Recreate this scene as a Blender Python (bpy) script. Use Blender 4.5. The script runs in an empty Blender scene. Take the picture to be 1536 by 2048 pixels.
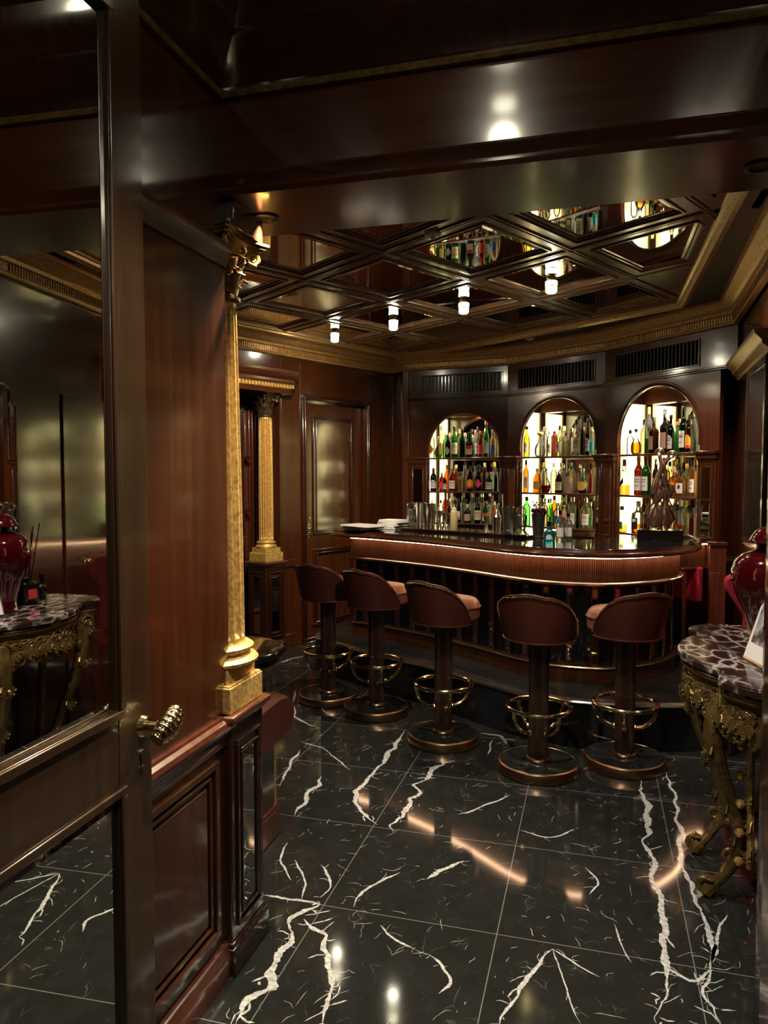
import bpy, math, random
from math import sin, cos, pi, radians, sqrt, atan2, hypot
from mathutils import Vector, Matrix
random.seed(7)
S = bpy.context.scene
COL = S.collection

# ------------------------------------------------------------------ camera, world, exposure
F_PX = 1490.0
cam = bpy.data.cameras.new('camera')
cam.sensor_fit = 'VERTICAL'; cam.sensor_height = 36.0; cam.lens = F_PX / 2048 * 36.0
cam.clip_start = 0.02
camo = bpy.data.objects.new('camera', cam); COL.objects.link(camo)
camo.location = (0, 0, 1.5)
camo.rotation_euler = (radians(90 - 2.958), 0, radians(15.793))
S.camera = camo
w = bpy.data.worlds.new('world'); S.world = w; w.use_nodes = True
w.node_tree.nodes['Background'].inputs[0].default_value = (0.9, 0.75, 0.6, 1)
w.node_tree.nodes['Background'].inputs[1].default_value = 0.01
S.view_settings.view_transform = 'Standard'; S.view_settings.look = 'None'
S.view_settings.exposure = 1.05; S.view_settings.gamma = 1.0
S.view_settings.use_curve_mapping = False
try:
    c_ = S.cycles
    c_.max_bounces = 9; c_.diffuse_bounces = 3; c_.glossy_bounces = 6; c_.transmission_bounces = 4
    c_.transparent_max_bounces = 14; c_.caustics_reflective = False; c_.caustics_refractive = False
    c_.sample_clamp_indirect = 4.0; c_.blur_glossy = 0.5; c_.use_denoising = True
except Exception: pass

# ------------------------------------------------------------------ light helpers
def light(kind, loc, energy, color=(1, .86, .66), size=0.05, target=None, spot=None, name='lamp_or_added_light', blend=.6):
    l = bpy.data.lights.new(name, kind); l.energy = energy; l.color = color
    if kind == 'AREA': l.size = size
    else: l.shadow_soft_size = size
    if kind == 'SPOT': l.spot_size = radians(spot or 80); l.spot_blend = blend
    o = bpy.data.objects.new(name, l); COL.objects.link(o); o.location = loc
    if target is not None:
        o.rotation_euler = (Vector(target) - Vector(loc)).to_track_quat('-Z', 'Y').to_euler()
    return o
WARM = (1, .84, .62)
# lanterns and downlights of the passage and the beam, bar room lanterns, then added spots
light('POINT', (-0.32, 1.28, 2.66), 1.5, (1, .90, .66), .05)
light('POINT', (-0.32, -0.5, 2.70), 3, (1, .90, .66), .05)  # added lantern behind the viewer, out of view, brightens the passage
light('SPOT', (-0.32, 1.20, 2.70), 55, (1, .93, .82), .05, (-0.32, 1.6, 0), 100)
for lx, ly in ((-.265, 4.58), (-.86, 5.0), (-1.46, 5.42), (-2.05, 5.78)):
    light('POINT', (lx, ly, 2.58), 3.2, (1, .90, .66), .035)
light('SPOT', (-0.99, 2.16, 2.275), 60, (1, .80, .50), .012, (-1.05, 2.08, 0.9), 80)
light('SPOT', (0.25, 2.72, 2.62), 30, (1, .80, .50), .02, (-1.06, 2.03, 1.35), 26, blend=.4)  # added frontal fill for the gilded column, no fixture
light('SPOT', (-0.72, 3.05, 2.60), 150, (1, .80, .50), .02, (-1.08, 2.05, 1.35), 34, blend=.4)  # added side fill for the gilded column, no fixture
light('SPOT', (-0.30, 2.60, 2.60), 50, (1, .9, .76), .03, (-0.5, 3.1, 0), 110)  # this and the following spots are added to brighten the bar room, no fixtures
light('SPOT', (-1.75, 4.35, 2.60), 75, (1, .80, .55), .03, (-2.45, 5.9, 1.3), 78)
light('SPOT', (-1.0, 5.2, 2.60), 24, (1, .80, .55), .06, (-2.2, 6.6, 1.1), 56)
light('SPOT', (-1.1, 4.3, 2.60), 55, WARM, .03, (-1.3, 5.0, 0.5), 120)
light('SPOT', (0.66, 4.15, 2.63), 36, (1, .74, .60), .03, (0.72, 5.0, 0.9), 80)
light('SPOT', (0.66, 2.75, 2.63), 30, (1, .8, .62), .03, (0.5, 2.95, 0.85), 80)
light('SPOT', (0.30, 4.55, 2.60), 44, (1, .78, .62), .06, (0.45, 5.6, 1.1), 70)

# ------------------------------------------------------------------ materials
def newmat(name):
    m = bpy.data.materials.new(name); m.use_nodes = True
    nt = m.node_tree; b = nt.nodes['Principled BSDF']
    return m, nt, b
def setp(b, **k):
    for kk, v in k.items():
        b.inputs[kk.replace('_', ' ')].default_value = v
def plain(name, col, rough=.4, metal=0, coat=0, emit=None, es=0, spec=.5, noise=0, bump=.0008):
    m, nt, b = newmat(name)
    setp(b, Base_Color=(*col, 1), Roughness=rough, Metallic=metal)
    b.inputs['Coat Weight'].default_value = coat; b.inputs['Coat Roughness'].default_value = .08
    b.inputs['Specular IOR Level'].default_value = spec
    if emit: b.inputs['Emission Color'].default_value = (*emit, 1); b.inputs['Emission Strength'].default_value = es
    if noise:
        n = nt.nodes.new('ShaderNodeTexNoise'); n.inputs['Scale'].default_value = noise; n.inputs['Detail'].default_value = 5
        r = nt.nodes.new('ShaderNodeValToRGB')
        r.color_ramp.elements[0].color = (*[c * .55 for c in col], 1); r.color_ramp.elements[1].color = (*[min(1, c * 1.35) for c in col], 1)
        r.color_ramp.elements[0].position = .3; r.color_ramp.elements[1].position = .7
        t = nt.nodes.new('ShaderNodeTexCoord')
        nt.links.new(t.outputs['Object'], n.inputs['Vector']); nt.links.new(n.outputs['Fac'], r.inputs['Fac'])
        nt.links.new(r.outputs['Color'], b.inputs['Base Color'])
        bp = nt.nodes.new('ShaderNodeBump'); bp.inputs['Strength'].default_value = .3; bp.inputs['Distance'].default_value = bump
        nt.links.new(n.outputs['Fac'], bp.inputs['Height']); nt.links.new(bp.outputs['Normal'], b.inputs['Normal'])
    return m
def wood(name, c1, c2, axis='z', rough=.24, coat=1.0, scale=1.0):
    m, nt, b = newmat(name)
    t = nt.nodes.new('ShaderNodeTexCoord'); mp = nt.nodes.new('ShaderNodeMapping')
    s = {'z': (38, 38, 1.3), 'x': (1.3, 38, 38), 'y': (38, 1.3, 38)}[axis]
    mp.inputs['Scale'].default_value = [q * scale for q in s]
    n = nt.nodes.new('ShaderNodeTexNoise'); n.inputs['Scale'].default_value = 1; n.inputs['Detail'].default_value = 6; n.inputs['Distortion'].default_value = .4
    n2 = nt.nodes.new('ShaderNodeTexNoise'); n2.inputs['Scale'].default_value = .06; n2.inputs['Detail'].default_value = 2
    mx = nt.nodes.new('ShaderNodeMath'); mx.operation = 'MULTIPLY_ADD'; mx.inputs[1].default_value = .5
    r = nt.nodes.new('ShaderNodeValToRGB')
    r.color_ramp.elements[0].position = .3; r.color_ramp.elements[0].color = (*c1, 1)
    r.color_ramp.elements[1].position = .75; r.color_ramp.elements[1].color = (*c2, 1)
    L = nt.links.new
    L(t.outputs['Object'], mp.inputs['Vector']); L(mp.outputs['Vector'], n.inputs['Vector']); L(mp.outputs['Vector'], n2.inputs['Vector'])
    L(n.outputs['Fac'], mx.inputs[0]); 
    ml = nt.nodes.new('ShaderNodeMath'); ml.operation = 'MULTIPLY'; ml.inputs[1].default_value = .5
    L(n2.outputs['Fac'], ml.inputs[0]); L(ml.outputs[0], mx.inputs[2]); L(mx.outputs[0], r.inputs['Fac'])
    L(r.outputs['Color'], b.inputs['Base Color'])
    rr = nt.nodes.new('ShaderNodeMapRange'); rr.inputs['To Min'].default_value = rough * .8; rr.inputs['To Max'].default_value = rough * 1.25
    L(n.outputs['Fac'], rr.inputs['Value']); L(rr.outputs[0], b.inputs['Roughness'])
    b.inputs['Coat Weight'].default_value = coat; b.inputs['Coat Roughness'].default_value = .11; b.inputs['Coat IOR'].default_value = 1.7
    bp = nt.nodes.new('ShaderNodeBump'); bp.inputs['Strength'].default_value = .06; bp.inputs['Distance'].default_value = .001
    L(n.outputs['Fac'], bp.inputs['Height']); L(bp.outputs['Normal'], b.inputs['Normal'])
    return m
MAH1, MAH2 = (.028, .0068, .0022), (.088, .0240, .0070)
W_Z = wood('mahogany_vertical', MAH1, MAH2, 'z')
W_X = wood('mahogany_horizontal', MAH1, MAH2, 'x')
W_Y = wood('mahogany_lengthwise', MAH1, MAH2, 'y')
W_DK = wood('dark_mahogany', (.014, .004, .002), (.035, .009, .004), 'z')
W_BR = wood('brown_walnut_door', (.032, .015, .006), (.075, .036, .014), 'z', rough=.3, coat=.7)
W_RED = wood('red_mahogany', (.05, .012, .006), (.12, .030, .014), 'z', rough=.3)
W_REED = wood('reeded_wood', (.050, .017, .007), (.115, .042, .017), 'z', rough=.4, coat=.1)
W_STEM = wood('stool_stem_wood', (.022, .008, .004), (.050, .017, .008), 'z', rough=.3)
W_CEIL = wood('ceiling_wood', (.085, .042, .019), (.19, .095, .043), 'x', rough=.25, coat=.4)
GOLDTRIM = plain('gilt_brown_trim', (.44, .25, .085), .34, .4, noise=70)
GOLD = plain('aged_gold_leaf', (.78, .48, .15), .42, .55, noise=75, bump=.0003)
GOLDB = plain('dull_gilt_wood', (.22, .14, .045), .36, .6, noise=40)
BRONZE = plain('dark_bronze', (.10, .065, .035), .35, .7, noise=30)
BRASS = plain('polished_brass', (.83, .68, .38), .13, 1)
BRASSD = plain('antique_brass', (.42, .27, .15), .28, 1)
STEEL = plain('steel', (.80, .76, .68), .2, 1)
PEWTER = plain('pewter', (.30, .26, .24), .3, 1)
STATUE = plain('statue_bronze', (.42, .27, .18), .22, .9)
MIRROR = plain('mirror_glass', (.86, .86, .82), .01, 1)
MIRRORB = plain('bevel_glass', (.80, .86, .82), .02, 1)
SMOKED = plain('smoked_mirror', (.74, .70, .62), .015, 1)
BLACKGL = plain('black_glass', (.004, .004, .005), .04, 0, coat=1)
BLACKST = plain('black_stone', (.010, .010, .011), .06, 0, coat=.6)
PLATST = plain('black_step_stone', (.016, .017, .018), .12, 0, noise=3)
STEPEDGE = plain('step_edge_metal', (.6, .6, .58), .25, 1)
LACQ = plain('black_lacquer', (.006, .005, .005), .12, 0, coat=.6)
CEILP = plain('dark_ceiling_paint', (.03, .024, .02), .55)
URN = plain('oxblood_glaze', (.045, .0015, .004), .06, 0, coat=1)
WHITE = plain('white_cloth', (.75, .75, .73), .8)
PORC = plain('white_porcelain', (.8, .78, .74), .25)
REDF = plain('crimson_fabric', (.42, .012, .04), .8, noise=60)
LED = plain('led_strip', (1, .6, .3), .5, emit=(1, .58, .32), es=15)
PANEL = plain('backlit_cream_panel', (.9, .85, .6), .6, emit=(1, .86, .40), es=2.0)
nt_ = PANEL.node_tree; tc_ = nt_.nodes.new('ShaderNodeTexCoord'); sx_ = nt_.nodes.new('ShaderNodeSeparateXYZ'); nt_.links.new(tc_.outputs['Object'], sx_.inputs[0])
rp_ = nt_.nodes.new('ShaderNodeValToRGB'); rp_.color_ramp.interpolation = 'EASE'      # glow painted brighter toward the upright middle of each panel; no tube behind
for p_, v_ in ((0, .0), (.5, 1), (1, .0)):
    e_ = rp_.color_ramp.elements[0] if p_ == 0 else rp_.color_ramp.elements[-1] if p_ == 1 else rp_.color_ramp.elements.new(p_)
    e_.position = p_; e_.color = (v_, v_, v_, 1)
mr_ = nt_.nodes.new('ShaderNodeMapRange'); mr_.inputs['From Min'].default_value = .05; mr_.inputs['From Max'].default_value = .35
nt_.links.new(sx_.outputs['Y'], mr_.inputs['Value']); nt_.links.new(mr_.outputs[0], rp_.inputs['Fac'])
ms_ = nt_.nodes.new('ShaderNodeMath'); ms_.operation = 'MULTIPLY_ADD'; ms_.inputs[1].default_value = 2.7; ms_.inputs[2].default_value = .45
nt_.links.new(rp_.outputs[0], ms_.inputs[0]); nt_.links.new(ms_.outputs[0], nt_.nodes['Principled BSDF'].inputs['Emission Strength'])
LAMPG = plain('lantern_glass', (1, 1, .9), .3, emit=(1, .95, .72), es=6)
BLACKM = plain('black_metal', (.01, .01, .01), .35, .5)
GREEN = plain('leaf_green', (.25, .5, .2), .4)
PALE = plain('pale_petals', (.75, .85, .7), .5)

def leather(name, c):
    m, nt, b = newmat(name)
    v = nt.nodes.new('ShaderNodeTexVoronoi'); v.inputs['Scale'].default_value = 220
    n = nt.nodes.new('ShaderNodeTexNoise'); n.inputs['Scale'].default_value = 9
    r = nt.nodes.new('ShaderNodeValToRGB'); r.color_ramp.elements[0].color = (*[q * .7 for q in c], 1); r.color_ramp.elements[1].color = (*[q * 1.25 for q in c], 1)
    bp = nt.nodes.new('ShaderNodeBump'); bp.inputs['Strength'].default_value = .12; bp.inputs['Distance'].default_value = .001
    t = nt.nodes.new('ShaderNodeTexCoord'); L = nt.links.new
    L(t.outputs['Object'], v.inputs['Vector']); L(t.outputs['Object'], n.inputs['Vector'])
    L(n.outputs['Fac'], r.inputs['Fac']); L(r.outputs['Color'], b.inputs['Base Color'])
    L(v.outputs['Distance'], bp.inputs['Height']); L(bp.outputs['Normal'], b.inputs['Normal'])
    b.inputs['Roughness'].default_value = .36
    return m
LEATH = leather('brown_leather', (.075, .018, .011))
LEATHP = leather('tan_leather_seat', (.26, .085, .045))

def marble(name, grid=False, base=(.010, .0105, .010), base2=(.022, .023, .021), vein=(.55, .55, .52), vs=1.0, rough=.07, amount=1.0):
    m, nt, b = newmat(name); L = nt.links.new; N = nt.nodes.new
    t = N('ShaderNodeTexCoord')
    n0 = N('ShaderNodeTexNoise'); n0.inputs['Scale'].default_value = 3 * vs; n0.inputs['Detail'].default_value = 4
    L(t.outputs['Object'], n0.inputs['Vector'])
    ad = N('ShaderNodeMixRGB'); ad.blend_type = 'ADD'; ad.inputs[0].default_value = .28
    L(t.outputs['Object'], ad.inputs[1]); L(n0.outputs['Color'], ad.inputs[2])
    def veins(scale, width, seed, strength):
        mp = N('ShaderNodeMapping'); mp.inputs['Location'].default_value = (seed, seed * 2, 0); mp.inputs['Rotation'].default_value = (0, 0, seed)
        mp.inputs['Scale'].default_value = (1, .55, 1)
        L(ad.outputs[0], mp.inputs['Vector'])
        v = N('ShaderNodeTexVoronoi'); v.feature = 'DISTANCE_TO_EDGE'; v.inputs['Scale'].default_value = scale
        L(mp.outputs[0], v.inputs['Vector'])
        mr = N('ShaderNodeMapRange'); mr.inputs['From Min'].default_value = 0; mr.inputs['From Max'].default_value = width
        mr.inputs['To Min'].default_value = strength; mr.inputs['To Max'].default_value = 0
        L(v.outputs['Distance'], mr.inputs['Value'])
        nn = N('ShaderNodeTexNoise'); nn.inputs['Scale'].default_value = 11 * vs; nn.inputs['Detail'].default_value = 3
        mp2 = N('ShaderNodeMapping'); mp2.inputs['Location'].default_value = (seed * 7, 3, 1); L(t.outputs['Object'], mp2.inputs[0]); L(mp2.outputs[0], nn.inputs['Vector'])
        m2 = N('ShaderNodeMapRange'); m2.inputs['From Min'].default_value = .56; m2.inputs['From Max'].default_value = .74
        L(nn.outputs['Fac'], m2.inputs['Value'])
        mu = N('ShaderNodeMath'); mu.operation = 'MULTIPLY'; L(mr.outputs[0], mu.inputs[0]); L(m2.outputs[0], mu.inputs[1])
        return mu.outputs[0]
    a = veins(9 * vs, .010, 1.3, .35 * amount); c = veins(21 * vs, .02, 2.7, .22 * amount); d = veins(5 * vs, .006, 4.1, .4 * amount)
    m1 = N('ShaderNodeMath'); m1.operation = 'MAXIMUM'; L(a, m1.inputs[0]); L(c, m1.inputs[1])
    m2 = N('ShaderNodeMath'); m2.operation = 'MAXIMUM'; L(m1.outputs[0], m2.inputs[0]); L(d, m2.inputs[1])
    # white flecks
    fl = N('ShaderNodeTexNoise'); fl.inputs['Scale'].default_value = 130 * vs; fl.inputs['Detail'].default_value = 2; L(t.outputs['Object'], fl.inputs['Vector'])
    fm = N('ShaderNodeMapRange'); fm.inputs['From Min'].default_value = .70; fm.inputs['From Max'].default_value = .78; fm.inputs['To Max'].default_value = .16
    L(fl.outputs['Fac'], fm.inputs['Value'])
    m3 = N('ShaderNodeMath'); m3.operation = 'MAXIMUM'; L(m2.outputs[0], m3.inputs[0]); L(fm.outputs[0], m3.inputs[1])
    bs = N('ShaderNodeMixRGB'); bs.inputs[1].default_value = (*base, 1); bs.inputs[2].default_value = (*base2, 1)
    n5 = N('ShaderNodeTexNoise'); n5.inputs['Scale'].default_value = 14 * vs; n5.inputs['Detail'].default_value = 6; L(t.outputs['Object'], n5.inputs['Vector']); L(n5.outputs['Fac'], bs.inputs[0])
    mix = N('ShaderNodeMixRGB'); L(m3.outputs[0], mix.inputs[0]); L(bs.outputs[0], mix.inputs[1]); mix.inputs[2].default_value = (*vein, 1)
    out = mix.outputs[0]
    if grid:
        sx = N('ShaderNodeSeparateXYZ'); L(t.outputs['Object'], sx.inputs[0]); ds = []
        for ax, off in (('X', .313), ('Y', 2.366)):
            q = N('ShaderNodeMath'); q.operation = 'SUBTRACT'; L(sx.outputs[ax], q.inputs[0]); q.inputs[1].default_value = off - 6.0 - .3
            p = N('ShaderNodeMath'); p.operation = 'PINGPONG'; L(q.outputs[0], p.inputs[0]); p.inputs[1].default_value = .3
            e = N('ShaderNodeMath'); e.operation = 'SUBTRACT'; e.inputs[0].default_value = .3; L(p.outputs[0], e.inputs[1])
            g = N('ShaderNodeMath'); g.operation = 'LESS_THAN'; L(e.outputs[0], g.inputs[0]); g.inputs[1].default_value = .0016
            ds.append(g)
        mm = N('ShaderNodeMath'); mm.operation = 'MAXIMUM'; L(ds[0].outputs[0], mm.inputs[0]); L(ds[1].outputs[0], mm.inputs[1])
        gx = N('ShaderNodeMixRGB'); L(mm.outputs[0], gx.inputs[0]); L(out, gx.inputs[1]); gx.inputs[2].default_value = (.22, .22, .21, 1)
        out = gx.outputs[0]
    L(out, b.inputs['Base Color']); b.inputs['Roughness'].default_value = rough
    b.inputs['Specular IOR Level'].default_value = .55
    return m
FLOORM = marble('black_marble_tiles', True, (.013, .0135, .0125), (.030, .031, .028))
STOOLM = marble('black_marble_inset', False)
BRECC = marble('brown_breccia_marble', False, (.018, .009, .007), (.06, .022, .016), (.60, .54, .50), 2.4, .1, 2.4)
def breccia():
    m, nt, b = newmat('brown_breccia_marble'); L = nt.links.new; N = nt.nodes.new
    t = N('ShaderNodeTexCoord'); mp = N('ShaderNodeMapping'); mp.inputs['Scale'].default_value = (22, 13, 22); L(t.outputs['Object'], mp.inputs[0])
    n = N('ShaderNodeTexNoise'); n.inputs['Scale'].default_value = 1.1; n.inputs['Detail'].default_value = 5; L(mp.outputs[0], n.inputs['Vector'])
    a = N('ShaderNodeMixRGB'); a.blend_type = 'ADD'; a.inputs[0].default_value = .9; L(mp.outputs[0], a.inputs[1]); L(n.outputs['Color'], a.inputs[2])
    v = N('ShaderNodeTexVoronoi'); v.feature = 'DISTANCE_TO_EDGE'; v.inputs['Scale'].default_value = .8; L(a.outputs[0], v.inputs['Vector'])
    r = N('ShaderNodeValToRGB'); e = r.color_ramp.elements; e[0].position = 0; e[0].color = (.60, .55, .50, 1); e[1].position = .16; e[1].color = (.045, .020, .015, 1)
    q = e.new(.06); q.color = (.25, .19, .17, 1); q = e.new(.4); q.color = (.018, .008, .007, 1)
    L(v.outputs['Distance'], r.inputs['Fac'])
    n2 = N('ShaderNodeTexNoise'); n2.inputs['Scale'].default_value = .5; L(mp.outputs[0], n2.inputs['Vector'])
    mr = N('ShaderNodeMapRange'); mr.inputs['From Min'].default_value = .38; mr.inputs['From Max'].default_value = .58; L(n2.outputs['Fac'], mr.inputs['Value'])
    mx = N('ShaderNodeMixRGB'); mx.inputs[1].default_value = (.03, .015, .012, 1); L(mr.outputs[0], mx.inputs[0]); L(r.outputs[0], mx.inputs[2])
    L(mx.outputs[0], b.inputs['Base Color']); b.inputs['Roughness'].default_value = .1; return m
BRECC = breccia()
VEIN = plain('white_marble_vein', (.66, .66, .63), .12, noise=70)

def glassmat(name, col, dark=None, gl=1.0):
    m = bpy.data.materials.new(name); m.use_nodes = True; nt = m.node_tree; nt.nodes.clear(); L = nt.links.new; N = nt.nodes.new
    o = N('ShaderNodeOutputMaterial'); tr = N('ShaderNodeBsdfTransparent'); g = N('ShaderNodeBsdfGlossy'); g.inputs['Roughness'].default_value = .03
    lw = N('ShaderNodeLayerWeight'); lw.inputs['Blend'].default_value = .35
    mc = N('ShaderNodeMixRGB'); mc.inputs[1].default_value = (*col, 1); mc.inputs[2].default_value = (*(dark or [c * .35 for c in col]), 1)
    L(lw.outputs['Facing'], mc.inputs[0]); L(mc.outputs[0], tr.inputs['Color'])
    fr = N('ShaderNodeFresnel'); fr.inputs['IOR'].default_value = 1.5
    mx = N('ShaderNodeMixShader'); L(fr.outputs[0], mx.inputs[0]); L(tr.outputs[0], mx.inputs[1]); L(g.outputs[0], mx.inputs[2])
    # a little body colour so that the glass reads in front light
    df = N('ShaderNodeBsdfDiffuse'); df.inputs['Color'].default_value = (*[min(1, c * .6) for c in col], 1)
    m2 = N('ShaderNodeMixShader'); m2.inputs[0].default_value = .12 * gl; L(mx.outputs[0], m2.inputs[1]); L(df.outputs[0], m2.inputs[2])
    L(m2.outputs[0], o.inputs[0])
    return m
G = dict(
    clear=glassmat('clear_glass', (.93, .95, .90), (.35, .38, .33), .5), cream=glassmat('pale_yellow_glass', (.95, .88, .60), (.5, .42, .2)),
    green=glassmat('green_glass', (.08, .42, .08)), dgreen=glassmat('dark_green_glass', (.015, .06, .015)), lgreen=glassmat('bright_green_glass', (.30, .90, .25)),
    dark=glassmat('dark_glass', (.03, .025, .015)), black=glassmat('black_bottle_glass', (.008, .008, .008)), brown=glassmat('brown_glass', (.10, .03, .01)),
    rbrown=glassmat('red_brown_liquor', (.28, .05, .02)), red=glassmat('red_glass', (.75, .05, .03)), redl=glassmat('orange_red_liquor', (.95, .16, .03)),
    yel=glassmat('pale_gold_glass', (.92, .85, .50), (.45, .38, .15)), yellow=glassmat('yellow_glass', (.92, .62, .03), (.5, .3, .02)),
    amber=glassmat('amber_liquor', (.90, .38, .04), (.45, .15, .02)), blue=glassmat('blue_glass', (.15, .70, .90)), mauve=plain('frosted_mauve_glass', (.42, .28, .26), .35),
    olive=glassmat('frosted_olive_glass', (.60, .60, .45), None, 2), peach=plain('peach_ceramic', (.70, .35, .18), .4), shelf=glassmat('shelf_glass', (.90, .95, .90), (.4, .5, .4), .5),
    smoke=glassmat('smoked_cabinet_glass', (.55, .55, .5)))
LB = {k: plain('label_' + k, c, .6) for k, c in dict(white=(.75, .73, .70), cream=(.72, .60, .38), gold=(.65, .42, .08), silver=(.42, .42, .42), grey=(.45, .43, .40), red=(.62, .04, .03),
      orange=(.90, .38, .02), pink=(.75, .05, .20), tan=(.42, .26, .18), blue=(.03, .07, .25), turq=(.02, .42, .62), black=(.01, .01, .01), green=(.03, .18, .05), yel=(.75, .42, .04), brown=(.10, .03, .01),
      lightgrey=(.58, .58, .55), palegreen=(.45, .75, .55)).items()}

# ------------------------------------------------------------------ mesh builder
class MB:
    def __init__(s): s.v = []; s.f = []; s.m = []; s.T = Matrix.Identity(4)
    def add(s, vs, fs, m=0):
        b = len(s.v); s.v += [tuple(s.T @ Vector(q)) for q in vs]
        s.f += [tuple(b + i for i in f) for f in fs]; s.m += [m] * len(fs); return s
    def box(s, x0, x1, y0, y1, z0, z1, m=0):
        if x0 > x1: x0, x1 = x1, x0
        if y0 > y1: y0, y1 = y1, y0
        return s.add([(x0, y0, z0), (x1, y0, z0), (x1, y1, z0), (x0, y1, z0), (x0, y0, z1), (x1, y0, z1), (x1, y1, z1), (x0, y1, z1)],
                     [(3, 2, 1, 0), (4, 5, 6, 7), (0, 1, 5, 4), (1, 2, 6, 5), (2, 3, 7, 6), (3, 0, 4, 7)], m)
    def prism(s, poly, z0, z1, m=0):
        n = len(poly); a = sum(poly[i][0] * poly[(i + 1) % n][1] - poly[(i + 1) % n][0] * poly[i][1] for i in range(n))
        if a < 0: poly = poly[::-1]
        return s.add([(x, y, z0) for x, y in poly] + [(x, y, z1) for x, y in poly],
                     [tuple(range(n - 1, -1, -1)), tuple(range(n, 2 * n))] + [(i, (i + 1) % n, n + (i + 1) % n, n + i) for i in range(n)], m)
    def lathe(s, prof, cx=0, cy=0, n=24, m=0, sup=2.0, ax=1, ay=1, a0=0, a1=2 * pi, mf=None):
        full = abs(a1 - a0 - 2 * pi) < 1e-6; k = n if full else n + 1; vs = []
        for r, z in prof:
            for i in range(k):
                a = a0 + (a1 - a0) * i / n; ca, sa = cos(a), sin(a)
                q = (abs(ca) ** sup + abs(sa) ** sup) ** (-1 / sup)
                vs.append((cx + r * q * ca * ax, cy + r * q * sa * ay, z))
        b = len(s.v); s.v += [tuple(s.T @ Vector(q)) for q in vs]
        for j in range(len(prof) - 1):
            mm = mf(.5 * (prof[j][1] + prof[j + 1][1])) if mf else m
            for i in range(n):
                i2 = (i + 1) % k
                s.f.append((b + j * k + i, b + j * k + i2, b + (j + 1) * k + i2, b + (j + 1) * k + i)); s.m.append(mm)
        if full:
            if prof[0][0] > 1e-5: s.f.append(tuple(b + i for i in range(k - 1, -1, -1))); s.m.append(m)
            if prof[-1][0] > 1e-5: s.f.append(tuple(b + (len(prof) - 1) * k + i for i in range(k))); s.m.append(mf(prof[-1][1]) if mf else m)
        return s
    def tube(s, pts, r, n=8, closed=False, m=0, flat=1.0, up=None):
        P = [Vector(p) for p in pts]; N_ = len(P); rr = r if isinstance(r, (list, tuple)) else [r] * N_
        U = None; rings = []
        for i in range(N_):
            t = (P[(i + 1) % N_] - P[i - 1]) if (closed or 0 < i < N_ - 1) else (P[1] - P[0] if i == 0 else P[-1] - P[-2])
            if t.length < 1e-9: t = Vector((0, 0, 1))
            t.normalize()
            if up is not None: u = Vector(up) - t * t.dot(Vector(up))
            elif U is None: u = Vector((0, 0, 1)) - t * t.z if abs(t.z) < .9 else Vector((1, 0, 0)) - t * t.x
            else: u = U - t * t.dot(U)
            if u.length < 1e-6: u = Vector((1, 0, 0))
            u.normalize(); U = u; w_ = t.cross(u)
            rings.append([P[i] + (u * cos(2 * pi * k / n) * flat + w_ * sin(2 * pi * k / n)) * rr[i] for k in range(n)])
        vs = [tuple(q) for g in rings for q in g]; fs = []
        for i in range(N_ if closed else N_ - 1):
            j = (i + 1) % N_
            for k in range(n): fs.append((i * n + k, i * n + (k + 1) % n, j * n + (k + 1) % n, j * n + k))
        if not closed: fs += [tuple(range(n - 1, -1, -1)), tuple((N_ - 1) * n + k for k in range(n))]
        return s.add(vs, fs, m)
    def sweep(s, prof, path, closed=False, m=0):
        # prof: closed outline of (offset to the right of travel, z); path: xy
        n = len(path); k = len(prof); vs = []
        for i in range(n):
            p = Vector(path[i])
            d0 = (p - Vector(path[i - 1])) if (i > 0 or closed) else None
            d1 = (Vector(path[(i + 1) % n]) - p) if (i < n - 1 or closed) else None
            if d0 is None: d0 = d1
            if d1 is None: d1 = d0
            d0 = d0.normalized(); d1 = d1.normalized()
            r0 = Vector((d0.y, -d0.x)); r1 = Vector((d1.y, -d1.x)); b = (r0 + r1)
            b = b / max(.25, (b.dot(r0)))
            for d, z in prof: vs.append((p.x + b.x * d, p.y + b.y * d, z))
        fs = []
        for i in range(n if closed else n - 1):
            j = (i + 1) % n
            for q in range(k): fs.append((i * k + q, i * k + (q + 1) % k, j * k + (q + 1) % k, j * k + q))
        if not closed: fs += [tuple(range(k - 1, -1, -1)), tuple((n - 1) * k + q for q in range(k))]
        return s.add(vs, fs, m)
    def ball(s, c, r, sc=(1, 1, 1), n=12, m=0):
        T0 = s.T; s.T = T0 @ Matrix.Translation(c) @ Matrix.Diagonal((sc[0], sc[1], sc[2], 1))
        h = n // 2; s.lathe([(max(r * sin(pi * j / h), 1e-6 if j in (0, h) else 0), -r * cos(pi * j / h)) for j in range(h + 1)], n=n, m=m); s.T = T0; return s
    def frame(s, u0, u1, z0, z1, y, w, d, m=0):
        # moulded rectangle standing proud of the plane y toward -y
        s.box(u0, u1, y - d, y, z0, z0 + w, m); s.box(u0, u1, y - d, y, z1 - w, z1, m)
        s.box(u0, u0 + w, y - d, y, z0 + w, z1 - w, m); return s.box(u1 - w, u1, y - d, y, z0 + w, z1 - w, m)
    def build(s, name, mats, parent=None, smooth=True, bevel=0, kind=None, label=None):
        me = bpy.data.meshes.new(name); me.from_pydata(s.v, [], s.f)
        if not isinstance(mats, (list, tuple)): mats = [mats]
        for q in mats: me.materials.append(q)
        me.polygons.foreach_set('material_index', s.m)
        me.update(); me.validate()
        import bmesh as _b
        bm = _b.new(); bm.from_mesh(me); _b.ops.recalc_face_normals(bm, faces=bm.faces); bm.to_mesh(me); bm.free()
        if smooth:
            me.polygons.foreach_set('use_smooth', [True] * len(me.polygons))
            try: me.set_sharp_from_angle(angle=.6)
            except Exception: pass
        o = bpy.data.objects.new(name, me); COL.objects.link(o)
        if parent: o.parent = parent
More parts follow.
